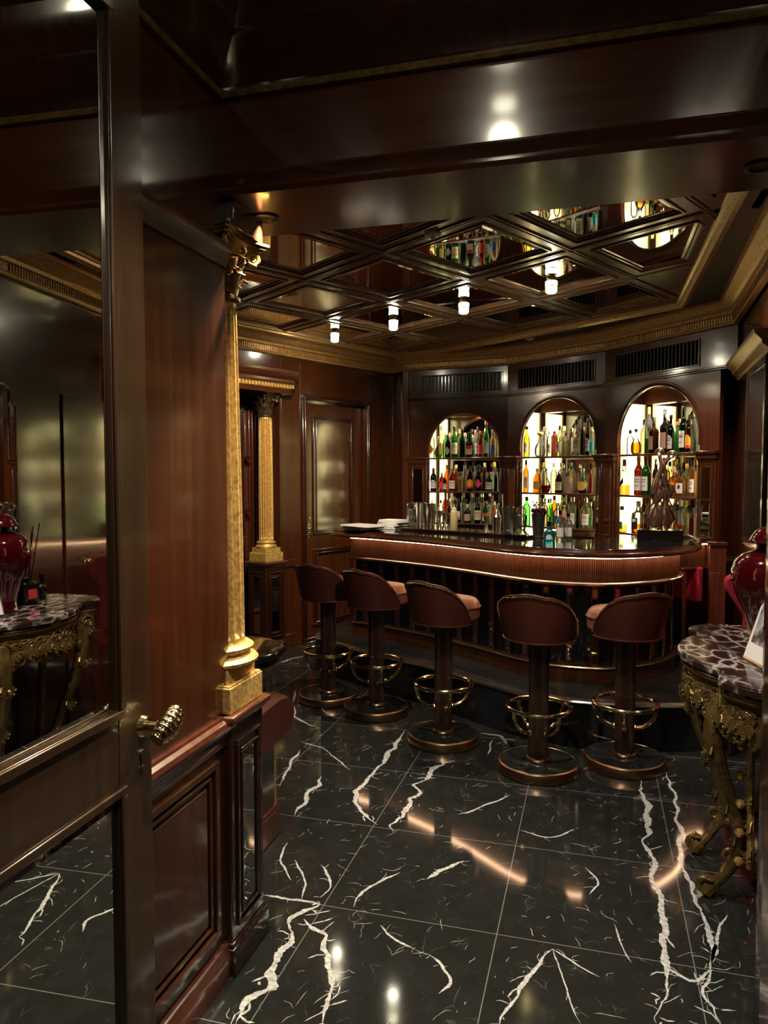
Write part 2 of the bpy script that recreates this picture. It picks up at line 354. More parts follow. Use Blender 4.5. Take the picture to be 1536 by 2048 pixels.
        if bevel:
            b = o.modifiers.new('bevel', 'BEVEL'); b.width = bevel; b.segments = 2; b.limit_method = 'ANGLE'
        if kind: o['kind'] = kind
        if label: o['label'] = label
        return o

def tag(o, label, cat, group=None):
    o['label'] = label; o['category'] = cat
    if group: o['group'] = group
    return o
def thing(name, label, cat, loc=(0, 0, 0), rz=0, group=None):
    o = bpy.data.objects.new(name, None); COL.objects.link(o); o.empty_display_size = .05
    o.location = loc; o.rotation_euler = (0, 0, rz)
    return tag(o, label, cat, group)
def struct(name, mb, mat, parent=None, **k):
    o = mb.build(name, mat, parent, **k)
    if not parent: o['kind'] = 'structure'
    return o
def sroot(name, loc=(0, 0, 0), rz=0):
    o = bpy.data.objects.new(name, None); COL.objects.link(o); o.location = loc; o.rotation_euler = (0, 0, rz); o['kind'] = 'structure'; return o
def copy_tree(o, parent=None):
    c = o.copy(); COL.objects.link(c); c.parent = parent
    for ch in list(o.children): copy_tree(ch, c)
    return c
def spline(pts, n=8):
    P = [Vector(p) for p in pts]; out = []
    for i in range(len(P) - 1):
        a = P[i - 1] if i else P[0] * 2 - P[1]; b, c = P[i], P[i + 1]; d = P[i + 2] if i + 2 < len(P) else P[-1] * 2 - P[-2]
        for k in range(n):
            t = k / n; out.append(.5 * ((2 * b) + (c - a) * t + (2 * a - 5 * b + 4 * c - d) * t * t + (3 * b - a - 3 * c + d) * t ** 3))
    out.append(P[-1]); return out
def text_part(body, size, mat, parent, mtx, name='lettering', ext=.0004):
    cu = bpy.data.curves.new('lettering', 'FONT'); cu.body = body; cu.size = size; cu.align_x = 'CENTER'; cu.align_y = 'CENTER'; cu.extrude = ext; cu.resolution_u = 2
    tmp = bpy.data.objects.new('tmp', cu); COL.objects.link(tmp)
    dg = bpy.context.evaluated_depsgraph_get(); me = bpy.data.meshes.new_from_object(tmp.evaluated_get(dg))
    bpy.data.objects.remove(tmp); me.materials.clear(); me.materials.append(mat); me.transform(mtx)
    o = bpy.data.objects.new(name, me); COL.objects.link(o); o.parent = parent; return o

# ================================================================== FLOOR with its bold veins
fl = MB(); fl.box(-5.5, 1.6, -2.4, 8.2, -.05, 0, 0)
VEINS = [(0.02, [(0.238, 3.786), (0.239, 3.5), (0.228, 3.077), (0.235, 2.749), (0.24, 2.511), (0.233, 2.343), (0.205, 2.221), (0.189, 2.088)]), (0.016, [(0.367, 3.918), (0.374, 3.647), (0.347, 3.111), (0.355, 2.783), (0.377, 2.577), (0.358, 2.378), (0.32, 2.254), (0.349, 2.133)]), (0.024, [(-0.755, 3.806), (-0.774, 3.469), (-0.8, 3.195), (-0.818, 2.945)]), (0.018, [(-1.051, 4.144), (-1.042, 3.654), (-1.053, 3.272), (-1.0, 3.139), (-0.879, 2.983)]), (0.03, [(-0.902, 2.369), (-0.933, 2.269), (-0.936, 2.111), (-0.925, 1.934), (-0.924, 1.773)]), (0.02, [(-0.923, 2.272), (-0.839, 2.211), (-0.756, 2.051), (-0.704, 1.932), (-0.688, 1.84)]), (0.01, [(-1.11, 2.368), (-0.996, 2.368), (-0.904, 2.375)]), (0.01, [(-0.916, 2.407), (-0.904, 2.476), (-0.948, 2.57), (-0.994, 2.613)]), (0.012, [(-0.108, 2.338), (-0.165, 2.213), (-0.199, 2.107), (-0.228, 1.97)]), (0.006, [(-0.108, 2.338), (-0.038, 2.29), (0.035, 2.24)]), (0.006, [(-0.108, 2.338), (-0.055, 2.137), (-0.018, 2.03)]), (0.014, [(-0.468, 2.792), (-0.519, 2.721), (-0.586, 2.629)]), (0.009, [(-0.685, 2.644), (-0.739, 2.558), (-0.786, 2.476), (-0.786, 2.38)]), (0.014, [(-1.286, 3.399), (-1.255, 3.159), (-1.236, 2.97)]), (0.01, [(-1.521, 3.701), (-1.478, 3.429), (-1.429, 3.224)]), (0.008, [(-0.361, 3.439), (-0.448, 3.305), (-0.561, 3.171)]), (0.007, [(-0.283, 3.106), (-0.158, 3.074), (-0.06, 3.178)]), (0.008, [(-1.173, 3.515), (-1.39, 3.738), (-1.573, 3.828)]), (0.016, [(-0.619, 4.232), (-0.5, 4.197), (-0.431, 4.086)]), (0.008, [(-0.535, 4.138), (-0.531, 3.906)]), (0.012, [(-1.963, 4.563), (-1.709, 4.16), (-1.544, 4.067)]), (0.012, [(-1.864, 4.214), (-1.867, 4.421), (-1.975, 4.739)]), (0.008, [(-1.876, 4.706), (-1.612, 4.336), (-1.445, 4.235)]), (0.012, [(-2.388, 5.405), (-2.329, 5.572), (-2.268, 5.659)]), (0.007, [(-0.016, 2.87), (0.03, 2.775), (0.004, 2.683)]), (0.006, [(0.085, 2.523), (0.112, 2.395), (0.132, 2.338)]), (0.009, [(0.455, 2.686), (0.393, 2.527), (0.358, 2.378)]), (0.009, [(0.233, 2.343), (0.306, 2.305), (0.358, 2.378)]), (0.008, [(-0.474, 2.204), (-0.393, 2.107), (-0.408, 2.037)]), (0.006, [(-0.667, 2.31), (-0.599, 2.246), (-0.525, 2.215)]), (0.012, [(-1.534, 1.785), (-1.578, 2.024), (-1.642, 2.218)]), (0.008, [(-1.183, 2.74), (-1.157, 2.605), (-1.054, 2.486)]), (0.007, [(-1.101, 2.621), (-1.01, 2.498), (-0.979, 2.373)])]
def ribbon(mb, pts, w, z=.0004, m=1):
    P = []
    for i in range(len(pts) - 1):
        a, b = Vector(pts[i]), Vector(pts[i + 1]); L_ = (b - a).length; n = max(2, int(L_ / .006))
        for k in range(n): P.append(a.lerp(b, k / n))
    P.append(Vector(pts[-1])); n = len(P); L_, R_ = [], []; d1 = d2 = 0.0; wl_ = wr_ = 1.0; dr = 0.0; vel = 0.0
    for i, p in enumerate(P):
        t = (P[min(i + 1, n - 1)] - P[max(i - 1, 0)])
        t = t.normalized() if t.length > 1e-9 else Vector((1, 0)); nn = Vector((-t.y, t.x))
        vel = vel * .85 + random.gauss(0, .09) * w - dr * .06; dr += vel * .5
        wl_ += random.gauss(0, .16) + (1 - wl_) * .08; wr_ += random.gauss(0, .16) + (1 - wr_) * .08
        wl_ = min(2.0, max(.12, wl_)); wr_ = min(2.0, max(.12, wr_))
        e = min(1, 5 * i / n + .15, 5 * (n - 1 - i) / n + .05)
        L_.append(p + nn * (dr + w * .5 * e * wl_ * (1 + random.uniform(-.15, .15)))); R_.append(p + nn * (dr - w * .5 * e * wr_ * (1 + random.uniform(-.15, .15))))
    vs = [(q.x, q.y, z) for q in L_ + R_]
    mb.add(vs, [(i, i + 1, n + i + 1, n + i) for i in range(n - 1)], m)
for w_, pts in VEINS:
    sp = [(q.x, q.y) for q in spline([Vector((p[0], p[1], 0)) for p in pts], 5)] if len(pts) > 2 else pts
    ribbon(fl, sp, w_)
    L2 = len(sp)
    for k in range(int(L2 * (.9 if w_ > .011 else .3))):      # spurs leaving the vein
        p = Vector(sp[random.randrange(L2)]); a = random.uniform(0, 6.28); l2 = random.uniform(.01, .06) * (1.4 if w_ > .015 else 1)
        ribbon(fl, [tuple(p), tuple(p + Vector((cos(a), sin(a))) * l2 * .5), tuple(p + Vector((cos(a + random.uniform(-.6, .6)), sin(a + .3))) * l2)], random.uniform(.001, w_ * .3), .00035)
rv = random.Random(11)
for i in range(1300):
    x, y = rv.uniform(-2.6, .75), rv.uniform(1.2, 5.6); a = rv.gauss(1.2, .7) if rv.random() < .6 else rv.uniform(0, 3.1); L_ = rv.uniform(.008, .075)
    pts = [(x, y)]
    for k in range(rv.randint(2, 4)):
        a += rv.gauss(0, .45); x += cos(a) * L_ / 3; y += sin(a) * L_ / 3; pts.append((x, y))
    ribbon(fl, pts, rv.uniform(.0005, .0021), .0003)
struct('floor', fl, [FLOORM, VEIN], smooth=False)

# ================================================================== FOREGROUND PASSAGE
XL = -1.045; XR = .415
m = MB(); m.box(XL - .2, XL, -2.4, 1.99, 0, 2.85); m.box(-1.5, -1.21, 1.99, 2.34, 0, 2.66)
wl = struct('wall_left', m, W_Z)
def at_wall(mb, y0, y1, z0, z1, w, d, sgn=1, X=XL):
    for a, b, c, e in ((y0, y1, z0, z0 + w), (y0, y1, z1 - w, z1), (y0, y0 + w, z0 + w, z1 - w), (y1 - w, y1, z0 + w, z1 - w)):
        mb.box(X, X + sgn * d, a, b, c, e)
for X, sg, nm in ((XL, 1, 'left'), (XR, -1, 'right')):
    m = MB()
    at_wall(m, -.2, 1.90, .155, .675, .022, .016, sg, X); at_wall(m, -.165, 1.865, .19, .64, .012, .010, sg, X)
    m.box(X, X + sg * .008, -.14, 1.84, .215, .615)
    m.build('dado_panel', W_Z, wl if sg > 0 else None, bevel=.003) if sg > 0 else None
    pr = [(0, .70), (.010, .70), (.012, .725), (.020, .735), (.026, .75), (.030, .762), (.026, .775), (.014, .782), (.012, .79), (0, .79)]
    path = [(X, -2.4), (X, 1.985)] if sg > 0 else [(X, 1.80), (X, -2.4)]
    m = MB(); m.sweep(pr, path); struct('trim_dado_rail_' + nm, m, W_RED)
    m = MB(); m.sweep([(0, 0), (.022, 0), (.022, .075), (.016, .085), (.014, .10), (0, .105)], path); struct('baseboard_' + nm, m, W_RED)
    m = MB(); m.sweep([(0, 2.095), (.008, 2.095), (.014, 2.11), (.026, 2.135), (.030, 2.155), (.012, 2.165), (0, 2.165)], path); struct('trim_picture_rail_' + nm, m, W_Y)
m = MB(); m.box(XR, XR + .2, -2.4, 1.99, 0, 2.85); m.box(.60, .95, 1.99, 2.335, 0, 2.66); struct('wall_right', m, W_Z)
m = MB(); m.box(-1.3, .7, -2.6, -2.4, 0, 2.85); struct('wall_back', m, W_Z)
m = MB(); m.box(-1.3, .7, -2.4, 1.97, 2.80, 2.9); struct('ceiling_passage', m, W_DK)
# header beam over the opening
m = MB(); m.box(-1.5, .95, 1.97, 2.33, 2.29, 2.85)
hd = struct('wall_header', m, W_X, bevel=.003)
m = MB(); m.sweep([(0, 2.287), (.012, 2.287), (.016, 2.300), (.010, 2.312), (.022, 2.325), (.030, 2.338), (.016, 2.345), (.012, 2.352), (0, 2.352)], [(XL - .15, 1.97), (XR + .3, 1.97)])
m.build('header_bead', W_X, hd)
crown = [(0, 2.565), (.012, 2.565), (.020, 2.575), (.014, 2.585), (.02, 2.60), (.045, 2.64), (.085, 2.675), (.09, 2.69), (.10, 2.70), (.135, 2.74), (.15, 2.775), (.16, 2.80), (0, 2.80)]
m = MB(); m.sweep(crown, [(XL, -2.4), (XL, 1.97), (XR, 1.97), (XR, -2.4)]); struct('trim_crown', m, W_DK)
m = MB(); m.sweep([(.0, 2.556), (.020, 2.556), (.026, 2.565), (.020, 2.575), (0, 2.575)], [(XL, -2.4), (XL, 1.97), (XR, 1.97), (XR, -2.4)]); struct('trim_crown_bead', m, GOLDB)
# round recessed spots in the beam and in the ceiling
def downlight(x, y, z, label, r=.042, rim=BLACKM):
    t = thing('recessed_spotlight', label, 'spotlight', (x, y, z), 0)
    m = MB(); m.lathe([(r * .62, -.001), (r * .70, -.006), (r, -.005), (r, .0), (r * .62, .0)], n=24); m.build('trim_ring', rim, t)
    m = MB(); m.lathe([(.001, .0), (r * .6, -.001), (r * .6, .0)], n=18); m.build('lens', STEEL, t)
downlight(-0.99, 2.16, 2.29, 'black recessed spotlight under the beam beside the gilded column capital')
downlight(.40, 2.15, 2.29, 'black recessed spotlight at the right end of the beam underside')
for y in (1.28, -.5):  # the rear one is added out of view to light the passage
    t = thing('ceiling_lantern', 'small square glass lantern on the passage ceiling ' + ('in front of the beam' if y > 0 else 'added unseen behind the viewer'), 'lamp', (-.32, y, 2.80))
    m = MB(); m.box(-.05, .05, -.05, .05, -.012, 0); m.build('ceiling_plate', BRASSD, t)
    m = MB(); m.lathe([(.028, -.012), (.038, -.016), (.038, -.034), (.03, -.038)], n=20); m.build('lamp_glass', LAMPG, t)

# ---------------------------------------------------------------- mirrored door leaf folded back against the left wall
DL = sroot('door_1', (-.9835, 1.492, 0), radians(1.5 - 180))   # local x runs from the free edge back toward the viewer... (negative)
# local frame: u = distance from the free edge toward the viewer, y = -out of the wall
T0 = Matrix.Rotation(radians(90 + 1.5), 4, 'Z')
DL.rotation_euler = (0, 0, radians(-90 + 1.5))                # +x local -> toward the viewer (-Y), +y local -> +X (out)
def leafbox(mb, u0, u1, z0, z1, y0, y1): mb.box(u0, u1, y0, y1, z0, z1)
m = MB()
leafbox(m, 0, .128, .02, 2.56, -.035, 0); leafbox(m, .72, .85, .02, 2.56, -.035, 0)
leafbox(m, .128, .72, .80, .99, -.035, 0); leafbox(m, .128, .72, 2.455, 2.56, -.035, 0); leafbox(m, .128, .72, .02, .20, -.035, 0)
m.build('door_frame', W_BR, DL, bevel=.003)
m = MB()
for z0, z1 in ((.99, 2.455), (.20, .80)):
    for (a, b, c, d) in ((.108, .740, z0 - .02, z0), (.108, .740, z1, z1 + .02), (.108, .128, z0, z1), (.72, .740, z0, z1)):
        m.box(a, b, 0, .008, c, d)
m.build('glazing_bead', W_BR, DL, bevel=.003)
for z0, z1, nm in ((.99, 2.455, 'mirror_pane'), (.20, .80, 'mirror_pane')):
    b_ = .022; m = MB()
    a0, a1 = .128, .72
    o4 = [(a0, -.010, z0), (a1, -.010, z0), (a1, -.010, z1), (a0, -.010, z1)]; i4 = [(a0 + b_, -.0065, z0 + b_), (a1 - b_, -.0065, z0 + b_), (a1 - b_, -.0065, z1 - b_), (a0 + b_, -.0065, z1 - b_)]
    m.add(o4 + i4, [(4, 5, 6, 7), (0, 1, 5, 4), (1, 2, 6, 5), (2, 3, 7, 6), (3, 0, 4, 7)])
    m.build(nm, MIRROR, DL, smooth=False)
m = MB()   # ridged brass pull
m.T = Matrix.Translation((.035, .0, .925))
m.tube([(0, 0, 0), (0, .012, 0)], [.026, .022], 20); m.tube([(0, .012, 0), (0, .045, .002)], [.013, .012], 14)
hp = []
for i in range(23):
    t = i / 22; u_ = .030 - t * .085 * 1.0; hp.append((u_, .052 + .006 * sin(pi * t), -.018 + .045 * t))
m.tube(hp, [.010 + .016 * sin(pi * min(1, max(0, (i + 1) / 24))) ** .6 + (.0022 if i % 3 == 0 else 0) for i in range(23)], 14)
m.build('door_handle', BRASS, DL)
m = MB(); m.T = Matrix.Translation((.040, .0, .845))
m.lathe([(.001, 0)], n=4) if False else None
m.box(-.006, .006, 0, .003, -.022, .022); m.tube([(0, 0, .018), (0, .004, .018)], .011, 16); m.tube([(0, 0, -.016), (0, .004, -.016)], .009, 16)
m.build('keyhole_plate', PEWTER, DL)

# ================================================================== COLUMNS
def fluted(mb, r0, r1, z0, z1, nf=16):
    ns = nf * 12; zs = [z0, z0 + .012, z0 + .03] + [z0 + .03 + (z1 - z0 - .06) * i / 10 for i in range(1, 10)] + [z1 - .03, z1 - .012, z1]
    vs = []
    for j, z in enumerate(zs):
        t = (z - z0) / (z1 - z0); R = r0 + (r1 - r0) * t ** 1.5; dep = 0 if j in (0, 1, len(zs) - 2, len(zs) - 1) else (.30 * R)
        for i in range(ns):
            a = 2 * pi * i / ns; ph = (i % 12) / 12; d = dep * max(0, sin(pi * (ph - .14) / .72)) if .14 < ph < .86 else 0
            vs.append(((R - d) * cos(a), (R - d) * sin(a), z))
    fs = [(j * ns + i, j * ns + (i + 1) % ns, (j + 1) * ns + (i + 1) % ns, (j + 1) * ns + i) for j in range(len(zs) - 1) for i in range(ns)]
    mb.add(vs, fs)
def acanthus(mb, a, r0, z0, h, out, w, n=9):
    pts, rr = [], []
    for i in range(n):
        t = i / (n - 1); z = z0 + h * (t if t < .8 else .8 + (t - .8) * -.6); r = r0 + out * (t ** 2.2) + (out * .35 if t > .8 else 0) * (t - .8) * 5
        pts.append((r * cos(a), r * sin(a), z)); rr.append(w * (.55 + .9 * sin(pi * min(.95, t * .9 + .1))) * (1 - .45 * t))
    mb.tube(pts, rr, 8, flat=.28, up=(cos(a), sin(a), .3))
    for k in (-1, 1):
        for t0 in (.3, .55, .78):
            i = int(t0 * (n - 1)); p = Vector(pts[i]); tt = Vector((-sin(a), cos(a), 0)) * k
            mb.tube([p, p + tt * w * 1.0 + Vector((0, 0, w * .5)), p + tt * w * 1.35 + Vector((cos(a), sin(a), 0)) * w * .5 + Vector((0, 0, w * .35))], [w * .35, w * .3, w * .08], 5, flat=.5)
def volute(mb, a, rc, z, s, th):
    c = Vector((cos(a), sin(a), 0)); pts = []; rr = []
    for i in range(20):
        q = i / 19; ang = -pi * .7 + q * 3.2 * pi; rad = s * (1 - .8 * q)
        pts.append(c * (rc + rad * cos(ang)) + Vector((0, 0, z + rad * sin(ang)))); rr.append(th * (1 - .4 * q))
    mb.tube(pts, rr, 7)
def column(loc, rz, label, lab_cap, z0, zsh0, zsh1, zc1, R, Rt, gold, capm, half=.11):
    t = thing('corinthian_column', label, 'column', loc, rz)
    m = MB(); h = zsh0 - z0
    m.box(-half, half, -half, half, z0, z0 + .40 * h); m.box(-half * .96, half * .96, -half * .96, half * .96, z0 + .40 * h, z0 + .43 * h)
    m.box(-half * .84, half * .84, -half * .84, half * .84, z0 + .43 * h, z0 + .66 * h); m.build('plinth', gold, t, bevel=.003)
    m = MB(); q = z0 + .66 * h; e = zsh0 - q
    m.lathe([(R * 1.28, q), (R * 1.42, q + .06 * e), (R * 1.45, q + .2 * e), (R * 1.36, q + .34 * e), (R * 1.2, q + .40 * e), (R * 1.14, q + .52 * e), (R * 1.17, q + .60 * e), (R * 1.28, q + .66 * e), (R * 1.30, q + .78 * e), (R * 1.18, q + .90 * e), (R * 1.04, q + .93 * e), (R * 1.02, zsh0)], n=40); m.build('base_moulding', gold, t)
    m = MB(); fluted(m, R, Rt, zsh0, zsh1); m.build('shaft', gold, t)
    m = MB(); H = zc1 - zsh1
    m.lathe([(Rt * 1.0, zsh1 - .002), (Rt * 1.16, zsh1 + .03 * H), (Rt * 1.16, zsh1 + .08 * H), (Rt * .96, zsh1 + .11 * H), (Rt * .98, zsh1 + .5 * H), (Rt * 1.12, zsh1 + .75 * H), (Rt * 1.45, zsh1 + .88 * H)], n=28)
    cp = m.build('capital', capm, t)
    m = MB()
    for k in range(8): acanthus(m, 2 * pi * k / 8, Rt * .98, zsh1 + .10 * H, .40 * H, Rt * .42, Rt * .30)
    for k in range(8): acanthus(m, 2 * pi * (k + .5) / 8, Rt * .98, zsh1 + .12 * H, .66 * H, Rt * .62, Rt * .28)
    for k in range(4): volute(m, pi / 4 + k * pi / 2, Rt * 1.75, zsh1 + .76 * H, Rt * .30, Rt * .11)
    for k in range(8): volute(m, k * pi / 4 + .22, Rt * 1.25, zsh1 + .78 * H, Rt * .18, Rt * .07)
    m.build('acanthus_leaves', capm, cp)
    m = MB(); hb = Rt * 1.75
    for (za, zb, sc) in ((.86, .91, .93), (.91, .96, 1.0), (.96, 1.0, 1.06)):
        pl = []
        for k in range(4):
            a0 = -pi / 4 + k * pi / 2; c0 = Vector((cos(a0), sin(a0))) * hb * 1.36 * sc; c1 = Vector((cos(a0 + pi / 2), sin(a0 + pi / 2))) * hb * 1.36 * sc
            mid = (c0 + c1) * .5; n_ = mid.normalized(); tt = (c1 - c0).normalized()
            pl.append(c0 + tt * .008)
            for q in range(1, 8):
                u_ = q / 8; pl.append(c0.lerp(c1, u_) - n_ * hb * .26 * sc * sin(pi * u_))
            pl.append(c1 - tt * .008)
        m.prism([(p.x, p.y) for p in pl], zsh1 + za * H, zsh1 + zb * H)
    m.build('abacus', capm, cp)
    return t
def pedestal(loc, rz, label, hw, H, faces=('-y', '+x')):
    t = thing('column_pedestal', label, 'pedestal', loc, rz)
    m = MB(); m.box(-hw, hw, -hw, hw, .10, H - .035); m.build('body', W_DK, t, bevel=.006)
    m = MB(); m.box(-hw - .012, hw + .012, -hw - .012, hw + .012, 0, .085); m.box(-hw - .007, hw + .007, -hw - .007, hw + .007, .085, .10); m.build('foot', W_DK, t, bevel=.006)
    m = MB(); m.box(-hw - .008, hw + .008, -hw - .008, hw + .008, H - .035, H - .022); m.box(-hw - .02, hw + .02, -hw - .02, hw + .02, H - .022, H); m.build('cap', W_RED, t, bevel=.006)
    for fc in faces:
        m = MB(); ang = {'-y': 0, '+x': pi / 2, '-x': -pi / 2, '+y': pi}[fc]
        m.T = Matrix.Rotation(ang, 4, 'Z')
        m.frame(-hw * .72, hw * .72, .135, H - .085, -hw, .012, .008); m.frame(-hw * .52, hw * .52, .165, H - .115, -hw, .010, .010)
        m.build('panel_frame', W_DK, t, bevel=.002)
        m = MB(); m.T = Matrix.Rotation(ang, 4, 'Z'); b_ = .010; a0, a1, z0, z1 = -hw * .42, hw * .42, .176, H - .126; y = -hw - .003
        o4 = [(a0, y + .002, z0), (a1, y + .002, z0), (a1, y + .002, z1), (a0, y + .002, z1)]; i4 = [(a0 + b_, y, z0 + b_), (a1 - b_, y, z0 + b_), (a1 - b_, y, z1 - b_), (a0 + b_, y, z1 - b_)]
        m.add(o4 + i4, [(4, 5, 6, 7), (0, 1, 5, 4), (1, 2, 6, 5), (2, 3, 7, 6), (3, 0, 4, 7)]); m.build('mirror_inset', MIRRORB, t, smooth=False)
    return t
pedestal((-1.13, 2.06, 0), 0, 'dark wooden pedestal with a narrow mirror inset at the near left of the opening', .11, .79, ('+x', '+y'))
column((-1.13, 2.06, 0), 0, 'tall gilded fluted column at the near left of the opening under the beam', '', .79, .985, 2.015, 2.215, .093, .077, GOLD, GOLDB)
m = MB(); m.lathe([(.11 * 1.0, 0), (.11, 2.29)], .542, 2.06, 40, sup=9); struct('wall_jamb_right', m, W_DK)
for x, nm in ((-1.13, 'left'),):
    m = MB(); m.box(x - .12, x + .12, 1.985, 2.18, 2.215, 2.29); struct('trim_column_block_' + nm, m, W_DK, bevel=.004)

# ================================================================== BAR ROOM SHELL
DA = radians(67.5); DP = (-1.985, 7.19)          # door wall: origin and direction
dx, dy = cos(DA), sin(DA)
def dw(s, n=0): return (DP[0] + dx * s + dy * n, DP[1] + dy * s - dx * n)   # n into the room
C3 = [(-1.73, 7.03), (-.776, 6.89), (.068, 6.33), (.895, 5.416)]
RW = lambda y: .62 + .0544 * y
wd = sroot('wall_door_side', (DP[0], DP[1], 0), DA)
m = MB()
RC0, RC1 = -3.6, -1.49
m.box(-1.49, -1.19, 0, .35, 0, 2.7); m.box(-.36, .12, 0, .35, 0, 2.7); m.box(-1.19, -.36, 0, .35, 2.14, 2.7); m.box(-1.19, -.36, .09, .35, 0, 2.14)
m.box(RC0, RC1, .28, .35, 0, 2.16); m.box(RC0, RC1, 0, .35, 2.16, 2.7); m.box(-5.4, RC0, 0, .35, 0, 2.7)
m.build('wall_panelling', W_Z, wd)
m = MB()
for a in (-1.475, -1.25, -.30, .06): m.box(a, a + .012, -.003, 0, .9, 2.45)
m.box(-1.49, -1.25, -.012, 0, .70, .76); m.box(-.30, .12, -.012, 0, .70, .76); m.box(-1.49, -1.25, -.015, 0, 0, .12); m.box(-.30, .12, -.015, 0, 0, .12)
m.build('wall_moulding', W_Z, wd, bevel=.002)
# concealed door with a gilt escutcheon
d2 = sroot('door_2', (DP[0], DP[1], 0), DA)
m = MB(); m.box(-1.17, -.38, .045, .085, .01, 2.12); m.build('door_leaf', W_Z, d2)
m = MB()
m.frame(-1.235, -.315, .0, 2.185, 0, .045, .022); m.frame(-1.215, -.335, .0, 2.165, 0, .012, .032); m.build('door_casing', W_DK, d2, bevel=.004)
for z0, z1 in ((.95, 2.02), (.12, .82)):
    m = MB(); m.frame(-1.05, -.50, z0, z1, .045, .028, .014); m.frame(-1.02, -.53, z0 + .03, z1 - .03, .045, .014, .020); m.build('panel_moulding', W_DK, d2, bevel=.004)
m = MB(); m.T = Matrix.Translation((-1.105, .040, 1.0))
for i in range(10):
    z = -.085 + .019 * i; w2 = (.006, .010, .016, .022, .026, .026, .022, .015, .009, .005)[i]
    m.ball((0, 0, z), w2, (1, .35, .75), 10)
for s_ in (-1, 1):
    for zc in (-.035, .03): m.tube([(s_ * (.018 + .012 * cos(a)), -.006, zc + .012 * sin(a)) for a in [k * .5 for k in range(12)]], .0035, 6)
m.tube([(0, -.012, .10), (.004, -.010, .12)], [.006, .002], 6); m.tube([(-.02, -.02, 0), (.02, -.022, .004)], .006, 8)
m.build('escutcheon', BRASS, d2)
# dentilled entablature and alcove by the far column
m = MB(); m.box(RC0, -1.44, -.10, 0.0, 2.16, 2.20); m.box(RC0, -1.42, -.13, 0, 2.235, 2.25)
m.sweep([(0, 2.25), (.13, 2.25), (.135, 2.27), (.17, 2.30), (.18, 2.325), (.185, 2.34), (0, 2.34)], [(RC0, 0), (-1.44, 0)])
m.build('alcove_entablature', W_Z, wd, bevel=.002)
m = MB()
for k in range(60):
    s_ = -1.46 - k * .034
    if s_ < RC0 + .05: break
    m.box(s_, s_ + .018, -.125, -.09, 2.203, 2.232)
m.box(RC0, -1.445, -.095, 0, 2.20, 2.236); m.build('dentil_band', GOLD, wd)
m = MB()
for a in (-1.595, -1.56, -1.525): m.box(a - .010, a + .010, .255, .28, .1, 2.15)
m.frame(-2.75, -1.615, .30, 2.08, .28, .03, .02); m.build('alcove_moulding', W_RED, wd, bevel=.003)
m = MB(); m.box(-2.72, -1.645, .268, .274, .33, 2.05); m.build('alcove_mirror', MIRROR, wd, smooth=False)
m = MB(); m.box(-2.72, -1.65, .17, .267, 1.18, 1.20); m.box(-2.72, -1.65, .17, .267, 1.62, 1.64); m.build('alcove_shelf', W_DK, wd)
cx, cy = dw(-1.607, -.050)
pedestal((cx, cy, 0), DA, 'dark wooden pedestal with mirror insets beneath the far gilded column', .108, .77, ('-y', '-x'))
column((cx, cy, 0), DA, 'gilded fluted column farther back beside the concealed door', '', .77, .94, 1.965, 2.158, .062, .056, GOLD, BRONZE, half=.100)

# back wall behind the cabinets, filler, right wall, south wall
m = MB()
m.prism([dw(.10, 0), (-1.73, 7.03), (-1.73, 7.6), dw(.12, -.35)], 0, 2.7)
m.prism([(-1.73, 7.47), (-.70, 7.32), (.28, 6.70), (1.15, 5.75), (1.35, 5.9), (.45, 6.9), (-.6, 7.55), (-1.73, 7.7)], 0, 2.7)
wbk = struct('wall_far', m, W_Z)
m = MB(); m.prism([(-1.86, 7.16), (-1.80, 7.02), (-1.735, 7.015), (-1.75, 7.12)], 0, 2.5); m.build('corner_post', W_Z, wbk, bevel=.004)
m = MB(); m.prism([(RW(2.33), 2.33), (RW(5.46), 5.46), (1.2, 5.8), (1.2, 2.33)], 0, 2.7); wr = struct('wall_right_side', m, W_Z)
m = MB(); m.box(-4.2, -1.21, 2.2, 2.34, 0, 2.7); struct('wall_left_side', m, W_Z)
cpath = [(DP[0] + dx * -5.2, DP[1] + dy * -5.2), dw(.03), (-1.75, 7.03)] + C3[1:] + [(RW(2.34), 2.34)]
m = MB(); m.sweep([(0, 2.485), (.030, 2.485), (.036, 2.497), (.030, 2.505), (.030, 2.545), (.044, 2.552), (.05, 2.57), (.060, 2.575), (.075, 2.60), (.105, 2.62), (.112, 2.635), (.125, 2.638), (.13, 2.652), (0, 2.652)], cpath)
struct('trim_cornice', m, GOLDTRIM)
# fine reeding on the lower band of the cornice
m = MB()
for i in range(len(cpath) - 1):
    a, b = Vector(cpath[i]), Vector(cpath[i + 1]); L_ = (b - a).length; t = (b - a) / L_; n_ = Vector((t.y, -t.x))
    for k in range(int(L_ / .022)):
        p = a + t * (.02 + k * .022)
        if p.y < 3.2: continue
        m.T = Matrix.Translation((p.x + n_.x * .033, p.y + n_.y * .033, 0)) @ Matrix.Rotation(atan2(t.y, t.x), 4, 'Z'); m.box(-.005, .005, -.004, .004, 2.508, 2.543)
m.T = Matrix.Identity(4); struct('trim_cornice_reeding', m, GOLDTRIM, smooth=False)

